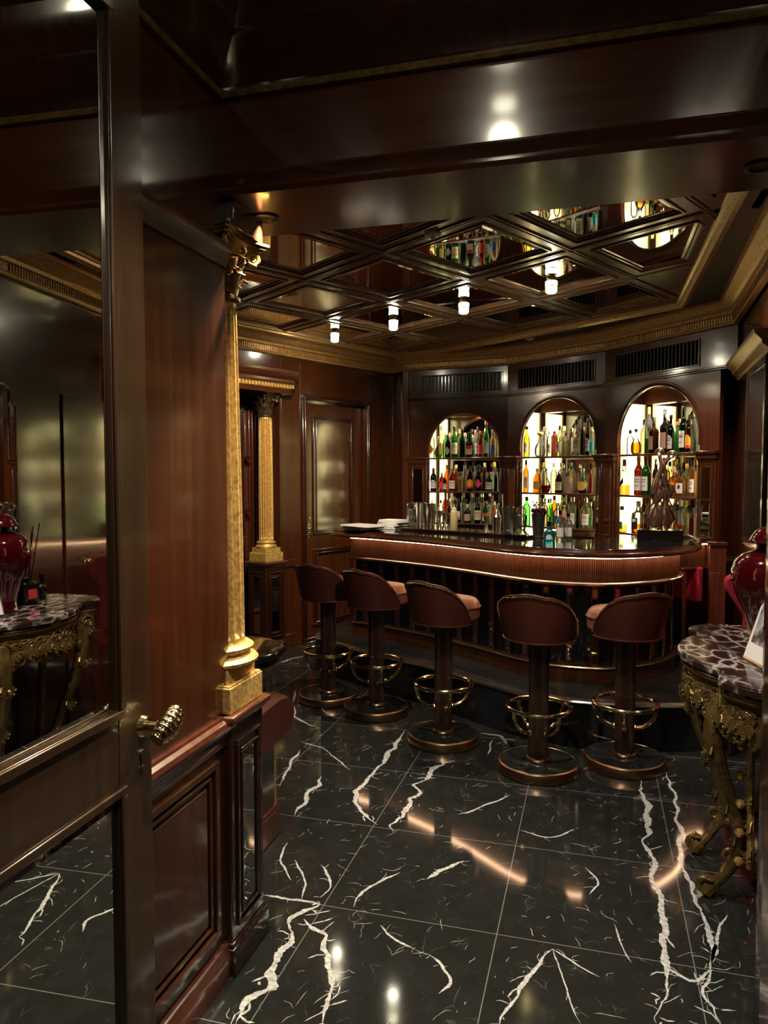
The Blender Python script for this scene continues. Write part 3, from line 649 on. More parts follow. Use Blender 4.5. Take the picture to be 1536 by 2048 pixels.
# ================================================================== BAR ROOM CEILING
TRAY = [(.55, 2.30), (.55, 5.44), (-1.80, 7.18), (-3.9, 2.30)]
cg = sroot('ceiling')
m = MB(); m.prism([(-4.4, 2.2), (1.3, 2.2), (1.3, 6.5), (-1.6, 7.8), (-2.3, 7.8)], 2.76, 2.86)
def band(mb, poly, z0=2.640, z1=2.76): mb.prism(poly, z0, z1)
m.build('ceiling_slab', W_DK, cg)
m = MB()
band(m, [(.55, 2.30), (1.0, 2.30), (1.0, 5.6), (.55, 5.44)]); band(m, [(.55, 5.44), (1.0, 5.6), (.2, 6.5), (-.75, 7.05), (-1.8, 7.3), (-1.80, 7.18)])
band(m, [(-1.80, 7.18), (-1.9, 7.5), (-4.3, 2.30), (-3.9, 2.30)])
m.build('ceiling_border', CEILP, cg)
m = MB(); m.sweep([(-.035, 2.655), (-.03, 2.635), (-.015, 2.63), (-.012, 2.615), (.005, 2.61), (.022, 2.622), (.026, 2.635), (.040, 2.64), (.045, 2.652)], [TRAY[3], TRAY[2], TRAY[1], TRAY[0]])
struct('trim_tray', m, GOLDTRIM)
def clip(poly, cl):
    n = len(cl); A = sum(cl[i][0] * cl[(i + 1) % n][1] - cl[(i + 1) % n][0] * cl[i][1] for i in range(n)); c = cl if A > 0 else cl[::-1]
    for i in range(n):
        a, b = c[i], c[(i + 1) % n]; ins = lambda p: (b[0] - a[0]) * (p[1] - a[1]) - (b[1] - a[1]) * (p[0] - a[0]); out = []
        for j in range(len(poly)):
            p, q = poly[j - 1], poly[j]; ip, iq = ins(p), ins(q)
            if (ip >= 0) != (iq >= 0): t = ip / (ip - iq); out.append((p[0] + (q[0] - p[0]) * t, p[1] + (q[1] - p[1]) * t))
            if iq >= 0: out.append(q)
        poly = out
        if not poly: return []
    return poly
def dedupe(p):
    o = []
    for q in p:
        if not o or hypot(q[0] - o[-1][0], q[1] - o[-1][1]) > .01: o.append(q)
    if len(o) > 1 and hypot(o[0][0] - o[-1][0], o[0][1] - o[-1][1]) < .01: o.pop()
    return o
def inset(poly, d):
    n = len(poly)
    if n < 3: return None
    A = sum(poly[i][0] * poly[(i + 1) % n][1] - poly[(i + 1) % n][0] * poly[i][1] for i in range(n)); P = poly if A > 0 else poly[::-1]
    res = []; lines = []
    for i in range(n):
        a, b = Vector(P[i]), Vector(P[(i + 1) % n]); t = (b - a).normalized(); nn = Vector((-t.y, t.x)); lines.append((a + nn * d, t))
    for i in range(n):
        (p, r), (q, s_) = lines[i - 1], lines[i]; cr = r.x * s_.y - r.y * s_.x
        if abs(cr) < 1e-4: return None
        k = ((q.x - p.x) * s_.y - (q.y - p.y) * s_.x) / cr; res.append(tuple(p + r * k))
    for i in range(n):
        a, b = Vector(res[i]), Vector(res[(i + 1) % n]); t0 = lines[i][1]
        if (b - a).dot(t0) < .02: return None
    return res
U = Vector((-.600, .421)); V = Vector((.345, .655)); O = Vector((-.135, 4.018))
ROSE = []
for i in range(-6, 8):
    for j in range(-7, 8):
        a = O + U * i + V * j; cell = [tuple(a), tuple(a + U), tuple(a + U + V), tuple(a + V)]
        c = dedupe(clip(cell, TRAY))
        if len(c) < 3: continue
        n = len(c); A_ = sum(c[k][0] * c[(k + 1) % n][1] - c[(k + 1) % n][0] * c[k][1] for k in range(n))
        if A_ < 0: c = c[::-1]
        rings = [(0, 2.648), (.006, 2.642), (.014, 2.642), (.020, 2.650), (.072, 2.650), (.076, 2.643), (.084, 2.643), (.088, 2.652), (.100, 2.653), (.106, 2.660), (.122, 2.662)]
        n = len(c); A_ = 1
        inn = c
        for k in range(n):      # inner opening by half-plane clipping, then offset back outward
            p, q = Vector(c[k]), Vector(c[(k + 1) % n]); tt = (q - p).normalized(); nn = Vector((-tt.y, tt.x)); p2 = p + nn * .122 - tt * 9; q2 = p + nn * .122 + tt * 9
            inn = clip(inn, [tuple(p2), tuple(q2), tuple(q2 + nn * 9), tuple(p2 + nn * 9)]) if inn else []
        inn = dedupe(inn) if inn else []
        R = [None]
        if len(inn) >= 3:
            n = len(inn); A2 = sum(inn[k][0] * inn[(k + 1) % n][1] - inn[(k + 1) % n][0] * inn[k][1] for k in range(n))
            if A2 < 0: inn = inn[::-1]
            if abs(A2) > .012:
                def grow(P, d):
                    ls = [(Vector(P[k]), (Vector(P[(k + 1) % n]) - Vector(P[k])).normalized()) for k in range(n)]; ls = [(p - Vector((-t.y, t.x)) * d, t) for p, t in ls]; res = []
                    for k in range(n):
                        (p, r), (q, s_) = ls[k - 1], ls[k]; cr = r.x * s_.y - r.y * s_.x
                        if abs(cr) < 1e-3: return None
                        e = ((q.x - p.x) * s_.y - (q.y - p.y) * s_.x) / cr; res.append(tuple(p + r * e))
                    return res
                R = [grow(inn, .122 - d) for d, z in rings]
                if any(r is None for r in R): R = [None]
        if R[-1] is None or any(r is None for r in R):
            m = MB(); m.add([(x, y, 2.65) for x, y in c], [tuple(range(len(c)))]); m.build('coffer_panel', W_CEIL, cg, smooth=False); continue
        m = MB(); vs = [(x, y, z) for r, (d, z) in zip(R, rings) for x, y in r]; n = len(inn)
        m.add(vs, [(k * n + q, k * n + (q + 1) % n, (k + 1) * n + (q + 1) % n, (k + 1) * n + q) for k in range(len(rings) - 1) for q in range(n)])
        fr = m.build('coffer_frame', W_CEIL, cg, smooth=False)
        m = MB(); r = R[-1]; b2 = inset(r, .018) or r
        m.add([(x, y, 2.661) for x, y in r] + [(x, y, 2.658) for x, y in b2], [tuple(range(2 * n - 1, n - 1, -1))] + [(q, (q + 1) % n, n + (q + 1) % n, n + q) for q in range(n)])
        cen = sum((Vector(p) for p in c), Vector((0, 0))) / len(c)
        grille = (cen - Vector((-.92, 6.15))).length < .25
        m.build('mirror_pane', SMOKED, fr, smooth=False)
        if grille:
            g = MB()
            for k in range(-12, 13):
                g.T = Matrix.Translation((cen.x + .03 * k, cen.y, 2.68)) ; seg = clip([(cen.x + .03 * k - .007, cen.y - 1), (cen.x + .03 * k + .007, cen.y - 1), (cen.x + .03 * k + .007, cen.y + 1), (cen.x + .03 * k - .007, cen.y + 1)], r)
                g.T = Matrix.Identity(4)
                if len(seg) > 2: g.prism(seg, 2.648, 2.657)
            g.build('vent_slats', W_CEIL, fr, smooth=False)
# access panel and slot diffuser, smoke detectors
m = MB(); m.box(.60, .745, 4.72, 4.87, 2.643, 2.65); t = tag(m.build('access_panel', CEILP, None, bevel=.002), 'flush dark access panel in the plain ceiling strip at right', 'ceiling panel')
m = MB(); m.box(.63, .665, 2.9, 3.58, 2.640, 2.65); tag(m.build('slot_diffuser', BLACKM, None), 'black slot air outlet in the ceiling strip at the upper right corner', 'air vent')
for x, y, z, lb in ((-.546, 6.472, 2.65, 'white round smoke detector on the dark ceiling border above the left arch'), (-.761, 3.551, 2.65, 'small round detector on the coffered ceiling near the beam')):
    t = thing('smoke_detector', lb, 'smoke detector', (x, y, z)); m = MB(); m.lathe([(.04, 0), (.04, -.012), (.03, -.02), (.001, -.022)], n=20); m.build('housing', PORC, t)
    m = MB(); m.lathe([(.012, -.02), (.012, -.03), (.001, -.032)], n=12); m.build('sensor', PORC, t)
# lanterns
names = ['second lantern from the right, reflected bottles behind it', 'third lantern from the right', 'farthest left of the four lanterns near the cornice']
for i, (lx, ly) in enumerate(((-.265, 4.58), (-.86, 5.0), (-1.46, 5.42), (-2.05, 5.78))):
    lb = ['glowing glass ceiling lantern nearest the arches, rightmost of the four', 'glowing glass ceiling lantern, second from the right of the four', 'glowing glass ceiling lantern, third from the right of the four', 'glowing glass ceiling lantern nearest the door wall cornice, leftmost of the four'][i]
    t = thing('ceiling_lantern', lb, 'lamp', (lx, ly, 2.658), 0, 'lanterns on the coffered mirror ceiling')
    m = MB(); m.lathe([(.03, 0), (.03, -.006), (.012, -.008), (.012, -.014), (.033, -.016), (.033, -.020)], n=6); m.build('ceiling_plate', BRASS, t)
    m = MB(); m.lathe([(.031, -.020), (.035, -.022), (.035, -.048), (.030, -.050)], n=8); m.lathe([(.030, -.054), (.033, -.056), (.033, -.082), (.026, -.090)], n=8); m.build('lamp_glass', LAMPG, t)
    m = MB(); m.lathe([(.036, -.0495), (.037, -.052), (.036, -.0545)], n=8); m.build('band', BRASS, t)

# ================================================================== BACK BAR
def facet(i):
    a, b = Vector(C3[i]), Vector(C3[i + 1]); d = (b - a).normalized(); return a, d, (b - a).length, atan2(d.y, d.x)
ORD = ['left', 'middle', 'right']
ARCH = [(.195, .895), (.150, .940), (.150, .945)]
for i in range(3):
    a, d, L_, ang = facet(i); ua, ub = ARCH[i]; uc = (ua + ub) / 2; r = (ub - ua) / 2; zs = 1.73 + (.03 if i else -.01); Le = L_ if i < 2 else 1.105
    t = thing('back_bar_cabinet', 'dark mahogany arched bottle cabinet, %s of the three behind the bar' % ORD[i], 'cabinet', (a.x, a.y, 0), ang, 'arched back bar cabinets')
    m = MB(); zt = 2.225; N_ = 28
    def board(y0, y1):
        m.box(0, ua, y0, y1, .92, zt); m.box(ub, Le, y0, y1, .92, zt)
        us = [uc - r * cos(pi * k / N_) for k in range(N_ + 1)]; zz = [zs + r * sin(pi * k / N_) for k in range(N_ + 1)]
        for k in range(N_):
            m.add([(us[k], y0, zz[k]), (us[k + 1], y0, zz[k + 1]), (us[k + 1], y0, zt), (us[k], y0, zt), (us[k], y1, zz[k]), (us[k + 1], y1, zz[k + 1]), (us[k + 1], y1, zt), (us[k], y1, zt)],
                  [(0, 1, 2, 3), (7, 6, 5, 4), (0, 4, 5, 1), (3, 2, 6, 7)])
    board(0, .035); m.build('arch_panel', W_Z if i < 2 else W_RED, t, smooth=False)
    m = MB(); pts = [(ub, -.004, zs - .06)] + [(uc + r * cos(pi * k / 40), -.004, zs + r * sin(pi * k / 40)) for k in range(41)] + [(ua, -.004, zs - .06)]
    m.tube(pts, .011, 8); m.tube([(p[0] + (.02 if p[0] > uc else -.02) * abs((p[0] - uc) / r), -.001, p[2] + (.02 * sin(math.acos(max(-1, min(1, (p[0] - uc) / r)))))) for p in pts], .006, 6)
    m.build('arch_moulding', W_RED, t)
    # frieze with vertical slatted vent
    m = MB(); v0, v1, z0, z1 = .125, .91 if i < 2 else .92, 2.262, 2.43
    m.box(0, v0, 0, .03, zt, 2.50); m.box(v1, L_, 0, .03, zt, 2.50); m.box(v0, v1, 0, .03, zt, z0); m.box(v0, v1, 0, .03, z1, 2.50); m.box(v0, v1, .05, .06, z0, z1)
    m.build('frieze', W_Z, t)
    m = MB(); m.frame(v0 - .012, v1 + .012, z0 - .012, z1 + .012, 0, .012, .008); m.build('vent_frame', W_Z, t, bevel=.002)
    m = MB(); m.box(-.0, L_, -.028, 0, 2.212, 2.226); m.box(-.0, L_, -.016, 0, 2.200, 2.212); m.build('frieze_ledge', W_RED if i == 2 else W_X, t, bevel=.003)
    m = MB(); k = v0 + .01
    while k < v1 - .01: m.box(k, k + .012, -.002, .02, z0, z1); k += .034
    m.build('vent_slats', BLACKM, t, smooth=False)
    # carcass
    yb = .38; c0, c1 = ua - .05, ub + .045
    m = MB(); m.box(c0 - .02, c0, .035, yb, .92, 2.19); m.box(c1, c1 + .02, .035, yb, .92, 2.19); m.box(c0, c1, .035, yb, 2.17, 2.19); m.box(c0 - .02, c1 + .02, yb, yb + .02, .92, 2.19)
    m.box(c0, c1, yb - .05, yb - .006, 2.06, 2.17); m.box(c0, c0 + .012, .035, .06, .94, 2.17); m.box(c0, c0 + .014, yb - .04, yb - .006, .94, 2.17)
    m.build('carcass', W_RED, t)
    for s_, x in ((1, c0), (-1, c1)):
        m = MB(); m.box(x, x + s_ * .004, .065, yb - .045, .95, 2.06); m.build('light_panel', PANEL, t, smooth=False)
    m = MB(); m.box(c0, c1, yb - .005, yb, .94, 2.17); m.build('back_mirror', MIRROR, t, smooth=False)
    for z in (1.65, 1.33, 1.03):
        m = MB(); m.box(c0 + .005, c1 - .005, .045, yb - .008, z - .010, z); sh = m.build('shelf', G['shelf'], t, smooth=False)
        m = MB(); m.box(c0 + .002, c1 - .002, .030, .045, z - .016, z + .001); m.build('shelf_edge', W_RED, sh, bevel=.002)
    # pilasters with mirror strips
    for (p0, p1) in ((0.005, ua - .012), (ub + .004, Le - .005)):
        if p1 - p0 < .05: continue
        m = MB(); m.box(p0, p1, -.022, 0, .92, 1.60); m.box(p0 - .002, p1 + .002, -.030, 0, 1.585, 1.60); m.box(p0 - .008, p1 + .008, -.040, 0, 1.60, 1.635); m.box(p0 - .016, p1 + .016, -.055, 0, 1.635, 1.655)
        wi = .32 * (p1 - p0); cu = (p0 + p1) / 2; m.frame(cu - wi, cu + wi, 1.0, 1.55, -.022, .010, .008); pl = m.build('pilaster', W_Z, t, bevel=.003)
        m = MB(); m.box(cu - wi + .008, cu + wi - .008, -.026, -.022, 1.01, 1.54); m.build('mirror_inset', MIRROR, t, smooth=False)
    m = MB(); m.lathe([(.001, 2.168), (.030, 2.166), (.034, 2.170)], uc, .10, 16); m.build('niche_lamp', BRASS, t)
    # working counter
    wc = L_ if i < 2 else .62; m = MB(); m.box(0, wc, -.36, .36, .88, .92); m.build('work_counter', BLACKST, t, bevel=.003)
    m = MB(); m.box(.01, wc - .01, -.30, .36, .262, .88); m.box(.01, L_ - .08, .0, .36, .262, .90); m.build('base_unit', W_DK, t)
    q = Vector((uc, .10)); wx = a + d * q.x + Vector((-d.y, d.x)) * q.y
    f0 = a + d * uc + Vector((d.y, -d.x)) * .25
    light('SPOT', (wx.x, wx.y, 2.155), 24.0, (1, .87, .66), .02, (wx.x, wx.y, 1.0), 120, 'niche_lamp_light')

# ------------------------------------------------------------------ bottles
BOT = {
  (0, 'top'): [(0.189, 0.272, 0.032, 'cream', 'diam'), (0.251, 0.208, 0.041, 'green', 'round'), (0.289, 0.309, 0.027, 'cream', 'gold'), (0.346, 0.226, 0.031, 'dark', 'silver'), (0.421, 0.3, 0.035, 'green', 'cream'), (0.492, 0.289, 0.031, 'dgreen', 'none'), (0.571, 0.24, 0.038, 'dgreen', 'crred'), (0.645, 0.29, 0.026, 'clear', 'white'), (0.68, 0.251, 0.021, 'red', 'redl'), (0.728, 0.344, 0.029, 'green', 'grey'), (0.801, 0.249, 0.031, 'yel', 'blue'), (0.85, 0.219, 0.016, 'cream', 'none')],
  (0, 'mid'): [(0.208, 0.223, 0.034, 'dark', 'grey'), (0.286, 0.185, 0.029, 'rbrown', 'redl'), (0.327, 0.155, 0.019, 'dark', 'grey'), (0.393, 0.213, 0.036, 'red', 'white'), (0.489, 0.189, 0.029, 'yel', 'none'), (0.573, 0.241, 0.035, 'brown', 'orange'), (0.665, 0.251, 0.037, 'black', 'pink'), (0.763, 0.184, 0.04, 'green', 'white'), (0.835, 0.222, 0.019, 'black', 'none')],
  (0, 'bot'): [(0.194, 0.211, 0.024, 'clear', 'white'), (0.277, 0.213, 0.027, 'clear', 'none'), (0.369, 0.204, 0.024, 'rbrown', 'none'), (0.455, 0.227, 0.031, 'black', 'wpink'), (0.556, 0.178, 0.036, 'brown', 'tan'), (0.65, 0.251, 0.036, 'black', 'cream'), (0.736, 0.21, 0.036, 'green', 'redw'), (0.811, 0.206, 0.024, 'amber', 'none')],
  (1, 'top'): [(0.142, 0.278, 0.031, 'yellow', 'cream'), (0.274, 0.222, 0.054, 'clear', 'decblue'), (0.397, 0.235, 0.031, 'clear', 'cream'), (0.489, 0.27, 0.038, 'yel', 'whred'), (0.568, 0.21, 0.026, 'yel', 'none'), (0.659, 0.317, 0.039, 'clear', 'cream'), (0.736, 0.342, 0.015, 'black', 'none'), (0.774, 0.319, 0.025, 'black', 'grey'), (0.829, 0.241, 0.022, 'clear', 'turq')],
  (1, 'mid'): [(0.139, 0.293, 0.027, 'amber', 'white'), (0.245, 0.215, 0.043, 'amber', 'sun'), (0.36, 0.219, 0.047, 'decred', 'none'), (0.482, 0.201, 0.042, 'brown', 'wsq'), (0.599, 0.179, 0.043, 'mauve', 'none'), (0.731, 0.217, 0.051, 'dec', 'oval'), (0.825, 0.2, 0.019, 'red', 'none')],
  (1, 'bot'): [(0.15, 0.26, 0.037, 'lgreen', 'none'), (0.375, 0.243, 0.022, 'yel', 'none'), (0.418, 0.253, 0.024, 'lgreen', 'none'), (0.472, 0.21, 0.04, 'clear', 'blue'), (0.562, 0.195, 0.028, 'peach', 'brownr'), (0.634, 0.267, 0.039, 'olive', 'white'), (0.7, 0.243, 0.013, 'dgreen', 'none'), (0.765, 0.262, 0.038, 'yel', 'white'), (0.83, 0.229, 0.017, 'yel', 'green')],
  (2, 'top'): [(0.092, 0.121, 0.016, 'yel', 'none'), (0.159, 0.198, 0.03, 'clear', 'none'), (0.246, 0.205, 0.043, 'amberr', 'none'), (0.351, 0.365, 0.033, 'greenb', 'none'), (0.428, 0.283, 0.033, 'brown', 'tan'), (0.51, 0.334, 0.032, 'dark', 'tan'), (0.593, 0.287, 0.026, 'black', 'grey'), (0.689, 0.342, 0.033, 'dgreen', 'white'), (0.763, 0.275, 0.027, 'brown', 'orange'), (0.821, 0.242, 0.011, 'clear', 'none')],
  (2, 'mid'): [(0.126, 0.283, 0.04, 'ambh', 'slant'), (0.254, 0.308, 0.036, 'rbrown', 'white'), (0.355, 0.306, 0.037, 'green', 'white'), (0.431, 0.281, 0.025, 'rbrown', 'pinkw'), (0.534, 0.291, 0.03, 'rbrown', 'white'), (0.612, 0.219, 0.032, 'amber', 'yel'), (0.701, 0.207, 0.035, 'amber', 'tree'), (0.785, 0.268, 0.029, 'amber', 'white')],
  (2, 'bot'): [(0.104, 0.207, 0.045, 'ambh', 'dgreen'), (0.259, 0.252, 0.046, 'ambh', 'jack'), (0.374, 0.233, 0.027, 'rbrown', 'none'), (0.464, 0.236, 0.031, 'amber', 'none'), (0.703, 0.226, 0.03, 'redl', 'none'), (0.789, 0.223, 0.027, 'rbrown', 'script')],
}
LIQ = {'ambh': ('clear', 'amber', .42), 'greenb': ('clear', 'green', .5), 'amberr': ('clear', 'amber', .7), 'dec': ('clear', 'brown', .5), 'decred': ('clear', 'rbrown', .45), 'amber': ('amber', 'amber', 1), 'redl': ('clear', 'redl', .6), 'rbrown': ('rbrown', 'rbrown', 1)}
def bottle_profile(kind, r, h):
    if kind == 'wine': return [(r * .9, 0), (r, .012), (r, h * .56), (r * .93, h * .62), (r * .62, h * .70), (r * .40, h * .76), (r * .36, h * .88), (r * .42, h * .90), (r * .42, h * .93)]
    if kind == 'spirit': return [(r * .92, 0), (r, .01), (r, h * .60), (r * .94, h * .655), (r * .66, h * .72), (r * .40, h * .78), (r * .38, h * .88)]
    if kind == 'round': return [(r * .6, 0), (r * .9, h * .06), (r, h * .2), (r * .98, h * .33), (r * .8, h * .46), (r * .45, h * .58), (r * .28, h * .70), (r * .26, h * .86)]
    if kind == 'flask': return [(r * .95, 0), (r, .006), (r * 1.0, h * .45), (r * .9, h * .60), (r * .6, h * .72), (r * .32, h * .80), (r * .3, h * .88)]
    if kind == 'square': return [(r * .95, 0), (r, .006), (r, h * .58), (r * .92, h * .63), (r * .5, h * .68), (r * .36, h * .72), (r * .34, h * .84)]
    return [(r * .9, 0), (r, .01), (r, h * .7), (r * .5, h * .8), (r * .45, h * .9)]
CAPH = {'wine': .10, 'spirit': .14, 'round': .14, 'flask': .13, 'square': .17, 'slim': .12}
GN = dict(clear='clear', cream='pale cream', green='green', dgreen='dark green', lgreen='bright green', dark='dark', black='black', brown='brown', rbrown='red-brown', red='red', redl='orange-red', yel='pale gold', yellow='yellow',
          amber='amber', ambh='half-full amber', greenb='green-bottomed clear', amberr='amber', dec='squat dark', decred='sunburst', mauve='frosted mauve', olive='frosted', peach='peach')
LN = dict(diam='an orange diamond label', round='', gold='a gold label', silver='a silver shield label', cream='a cream label', crred='a cream and red label', white='a white label', redl='a red label', grey='a grey label', blue='a blue label', none='no visible label',
          orange='an orange label', pink='a pink-edged label', wpink='a white and pink label', tan='a tan label', redw='a red and white label', decblue='a blue streak', whred='a white label with a red mark', turq='a turquoise label', sun='a yellow round label', wsq='a square white label', oval='an oval gold label',
          brownr='a brown round label', green='a green label', slant='a slanting black label', pinkw='a pinkish label', yel='a yellow label', tree='a white label with a black tree mark', dgreen='a dark green label', jack='a black label with white script', script='white script on it')
WORD = ['first', 'second', 'third', 'fourth', 'fifth', 'sixth', 'seventh', 'eighth', 'ninth', 'tenth', 'eleventh', 'twelfth']
def arc_label(mb, r, z0, z1, half, sup, ay=1, c=-pi / 2, n=12, shape='rect'):
    vs = []
    for k in range(n + 1):
        a = c - half + 2 * half * k / n; ca, sa = cos(a), sin(a); q = (abs(ca) ** sup + abs(sa) ** sup) ** (-1 / sup) * (r + .0008); e = abs(2 * k / n - 1)
        zm, hz = (z0 + z1) / 2, (z1 - z0) / 2
        if shape == 'diam': hz *= max(.02, 1 - e)
        if shape == 'oval': hz *= sqrt(max(.001, 1 - e * e))
        lo, hi = zm - hz, zm + hz
        if shape == 'arch': hi = z1 - (z1 - z0) * .3 * e * e
        if shape == 'slant': lo, hi = z0 + (z1 - z0) * .6 * k / n, z0 + (z1 - z0) * (.6 * k / n + .4)
        vs += [(ca * q, sa * q * ay, lo), (ca * q, sa * q * ay, hi)]
    mb.add(vs, [(2 * k, 2 * k + 2, 2 * k + 3, 2 * k + 1) for k in range(n)])
def trimlab(l):
    w_ = l.split()
    return l if len(w_) <= 16 else l.replace(' bottle', '').replace(' glass', '')
def make_bottle(name, label, loc, rz, r, h, col, lab, group, rnd):
    t = thing(name, trimlab(label), 'bottle', loc, rz, group)
    kind = {'round': 'round'}.get(lab) or ('round' if col in ('dec', 'decred', 'amberr', 'mauve') or lab == 'decblue' else 'flask' if lab in ('oval', 'wsq', 'sun') else 'square' if lab in ('jack', 'tree', 'tan', 'yel', 'slant') else 'wine' if col in ('green', 'yellow', 'black', 'dgreen') else 'spirit')
    if col == 'mauve': kind = 'flask'
    sup = 4.5 if kind == 'square' else 2.0; ay = .5 if kind in ('flask',) or col in ('decred',) else 1
    g, lq, lev = LIQ.get(col, (col, col, 1)); prof = bottle_profile(kind, r, h)
    if lev < 1:   # ring at the liquid line
        zl = h * .88 * lev * .75; out = []
        for k in range(len(prof) - 1):
            out.append(prof[k])
            if prof[k][1] < zl < prof[k + 1][1]:
                f = (zl - prof[k][1]) / (prof[k + 1][1] - prof[k][1]); out.append((prof[k][0] + (prof[k + 1][0] - prof[k][0]) * f, zl))
        prof = out + [prof[-1]]
        mf = lambda z, zl=zl: 1 if z < zl else 0
    else: mf = lambda z: 0
    m = MB(); m.lathe(prof, n=18 if sup == 2 else 28, sup=sup, ay=ay, mf=mf); m.build('glass_body', [G[g], G[lq]], t)
    rt, zt = prof[-1]; ch = h - zt
    capc = {'red': LB['red'], 'green': rnd.choice([LB['red'], LB['black'], LB['gold']]), 'black': LB['black'], 'dgreen': LB['red'] if rnd.random() < .5 else LB['black'], 'olive': STEEL, 'redl': LB['black'], 'amberr': LACQ}.get(col) or rnd.choice([LB['black'], LB['gold'], LB['brown'], LB['black'], STEEL, LB['cream']])
    m = MB()
    if lab in ('decblue',): m.lathe([(rt, zt), (r * .5, zt + ch * .2), (r * .62, zt + ch * .6), (r * .5, h)], n=16); capc = LB['gold']
    elif col in ('amberr', 'dec', 'decred'): m.lathe([(rt, zt - .005), (rt * 1.1, zt)], n=12); m.ball((0, 0, h - ch * .5), ch * .5, n=12)
    else: m.lathe([(rt * 1.12, zt - h * .03), (rt * 1.16, zt), (rt * 1.12, h - .002), (rt, h)], n=14)
    m.build('cap', capc, t)
    z0, z1, hw, sh, lm = h * .12, h * .48, 1.05, 'rect', LB['white']
    if sup > 2: hw = .74
    tb = {'diam': ('orange', 'diam'), 'gold': ('gold', 'arch'), 'silver': ('silver', 'diam'), 'cream': ('cream', 'rect'), 'crred': ('cream', 'rect'), 'white': ('white', 'rect'), 'redl': ('red', 'rect'), 'grey': ('lightgrey', 'arch'), 'blue': ('blue', 'oval'), 'orange': ('orange', 'arch'),
          'pink': ('pink', 'diam'), 'wpink': ('white', 'rect'), 'tan': ('tan', 'rect'), 'redw': ('white', 'rect'), 'whred': ('white', 'rect'), 'turq': ('turq', 'rect'), 'sun': ('yel', 'oval'), 'wsq': ('cream', 'rect'), 'oval': ('gold', 'oval'), 'brownr': ('brown', 'oval'), 'green': ('green', 'rect'),
          'slant': ('black', 'slant'), 'pinkw': ('cream', 'rect'), 'yel': ('yel', 'rect'), 'tree': ('white', 'rect'), 'dgreen': ('green', 'rect'), 'jack': ('black', 'rect')}.get(lab)
    if tb:
        lm, sh = LB[tb[0]], tb[1]; m = MB(); arc_label(m, r, z0, z1 if lab not in ('dgreen',) else h * .40, hw, sup, ay, shape=sh); lo = m.build('paper_label', lm, t, label=None)
        m = MB()
        if lab == 'orange': arc_label(m, r + .0006, z0, z0 + .02, hw * .98, sup, ay); m.build('label_band', LB['red'], lo)
        elif lab in ('crred', 'wpink', 'redw'): arc_label(m, r + .0006, z1 - .035 if lab != 'wpink' else z0, z1 if lab != 'wpink' else z0 + .03, hw * .9, sup, ay, shape='oval' if lab == 'crred' else 'rect'); m.build('label_band', LB['red' if lab != 'wpink' else 'pink'], lo)
        elif lab in ('whred',): arc_label(m, r + .0006, z0 + .03, z1 - .02, .3, sup, ay, shape='diam'); m.build('label_mark', LB['red'], lo)
        elif lab == 'tree': arc_label(m, r + .0006, z0 + .03, z1 - .012, .28, sup, ay, shape='oval'); m.build('label_mark', LB['black'], lo)
        elif lab == 'jack':
            arc_label(m, r + .0006, z1 - .03, z1 - .008, .5, sup, ay, shape='oval'); m.build('label_mark', LB['white'], lo)
        elif lab in ('white', 'cream', 'grey', 'wsq', 'tan', 'slant'):
            if lab != 'slant' and sup == 2:
                for q in (.75, .6, .3): arc_label(m, r + .0006, z0 + (z1 - z0) * q, z0 + (z1 - z0) * q + .004, hw * (.7 if q > .5 else .5), sup, ay)
                m.build('label_lines', LB['brown'], lo)
    return t
rb = random.Random(5)
SH = {'top': (1.65, 'top shelf'), 'mid': (1.33, 'middle shelf'), 'bot': (1.03, 'bottom shelf')}
TEXTS = {(2, 'top', 7): ('BACARDI', .013), (2, 'bot', 1): ('JACK', .016)}
for (i, s), L_ in BOT.items():
    a, d, LL, ang = facet(i); bk = Vector((-d.y, d.x)); z, sn = SH[s]; used = {}
    for k, (u_, h, r, col, lab) in enumerate(L_):
        dep = .10 if k % 2 == 0 else .125
        p = a + d * u_ + bk * dep
        if lab == 'round': desc = 'short round %s bottle' % GN[col]
        elif lab == 'none': desc = '%s glass bottle' % GN[col]
        else: desc = '%s bottle with %s' % (GN[col], LN[lab])
        lb = '%s, %s on %s, %s arch' % (desc, WORD[k], sn, ORD[i])
        t = make_bottle('liquor_bottle', lb, (p.x, p.y, z), ang + rb.uniform(-.25, .25), max(r * .93, .014), h, col, lab, 'liquor bottles on the %s of the %s arch' % (sn, ORD[i]), rb)
        if (i, s, k) in TEXTS:
            tx, sz = TEXTS[(i, s, k)]
            text_part(tx, sz, LB['black'] if tx != 'JACK' else LB['white'], [c for c in t.children if c.name.startswith('paper_label')][0], Matrix.Translation((0, -r * .93 - .0022, h * .36)) @ Matrix.Rotation(pi / 2, 4, 'X'))
    # back row, half hidden behind the front one
    n2 = 6
    gg = 'half hidden bottles in the back row on the %s of the %s arch' % (sn, ORD[i])
    for k in range(n2):
        u_ = L_[0][0] + .04 + (L_[-1][0] - L_[0][0] - .05) * (k + .5) / n2; p = a + d * u_ + bk * .245
        col = rb.choice(['clear', 'yel', 'cream', 'green', 'clear', 'amber', 'yel', 'rbrown'])
        h = rb.uniform(.24, .29)
        lb = '%s bottle, %s from left in back row on %s, %s arch' % (GN[col], WORD[k], sn, ORD[i])
        make_bottle('liquor_bottle', lb, (p.x, p.y, z), ang, .030, h, col, 'none', gg, rb)

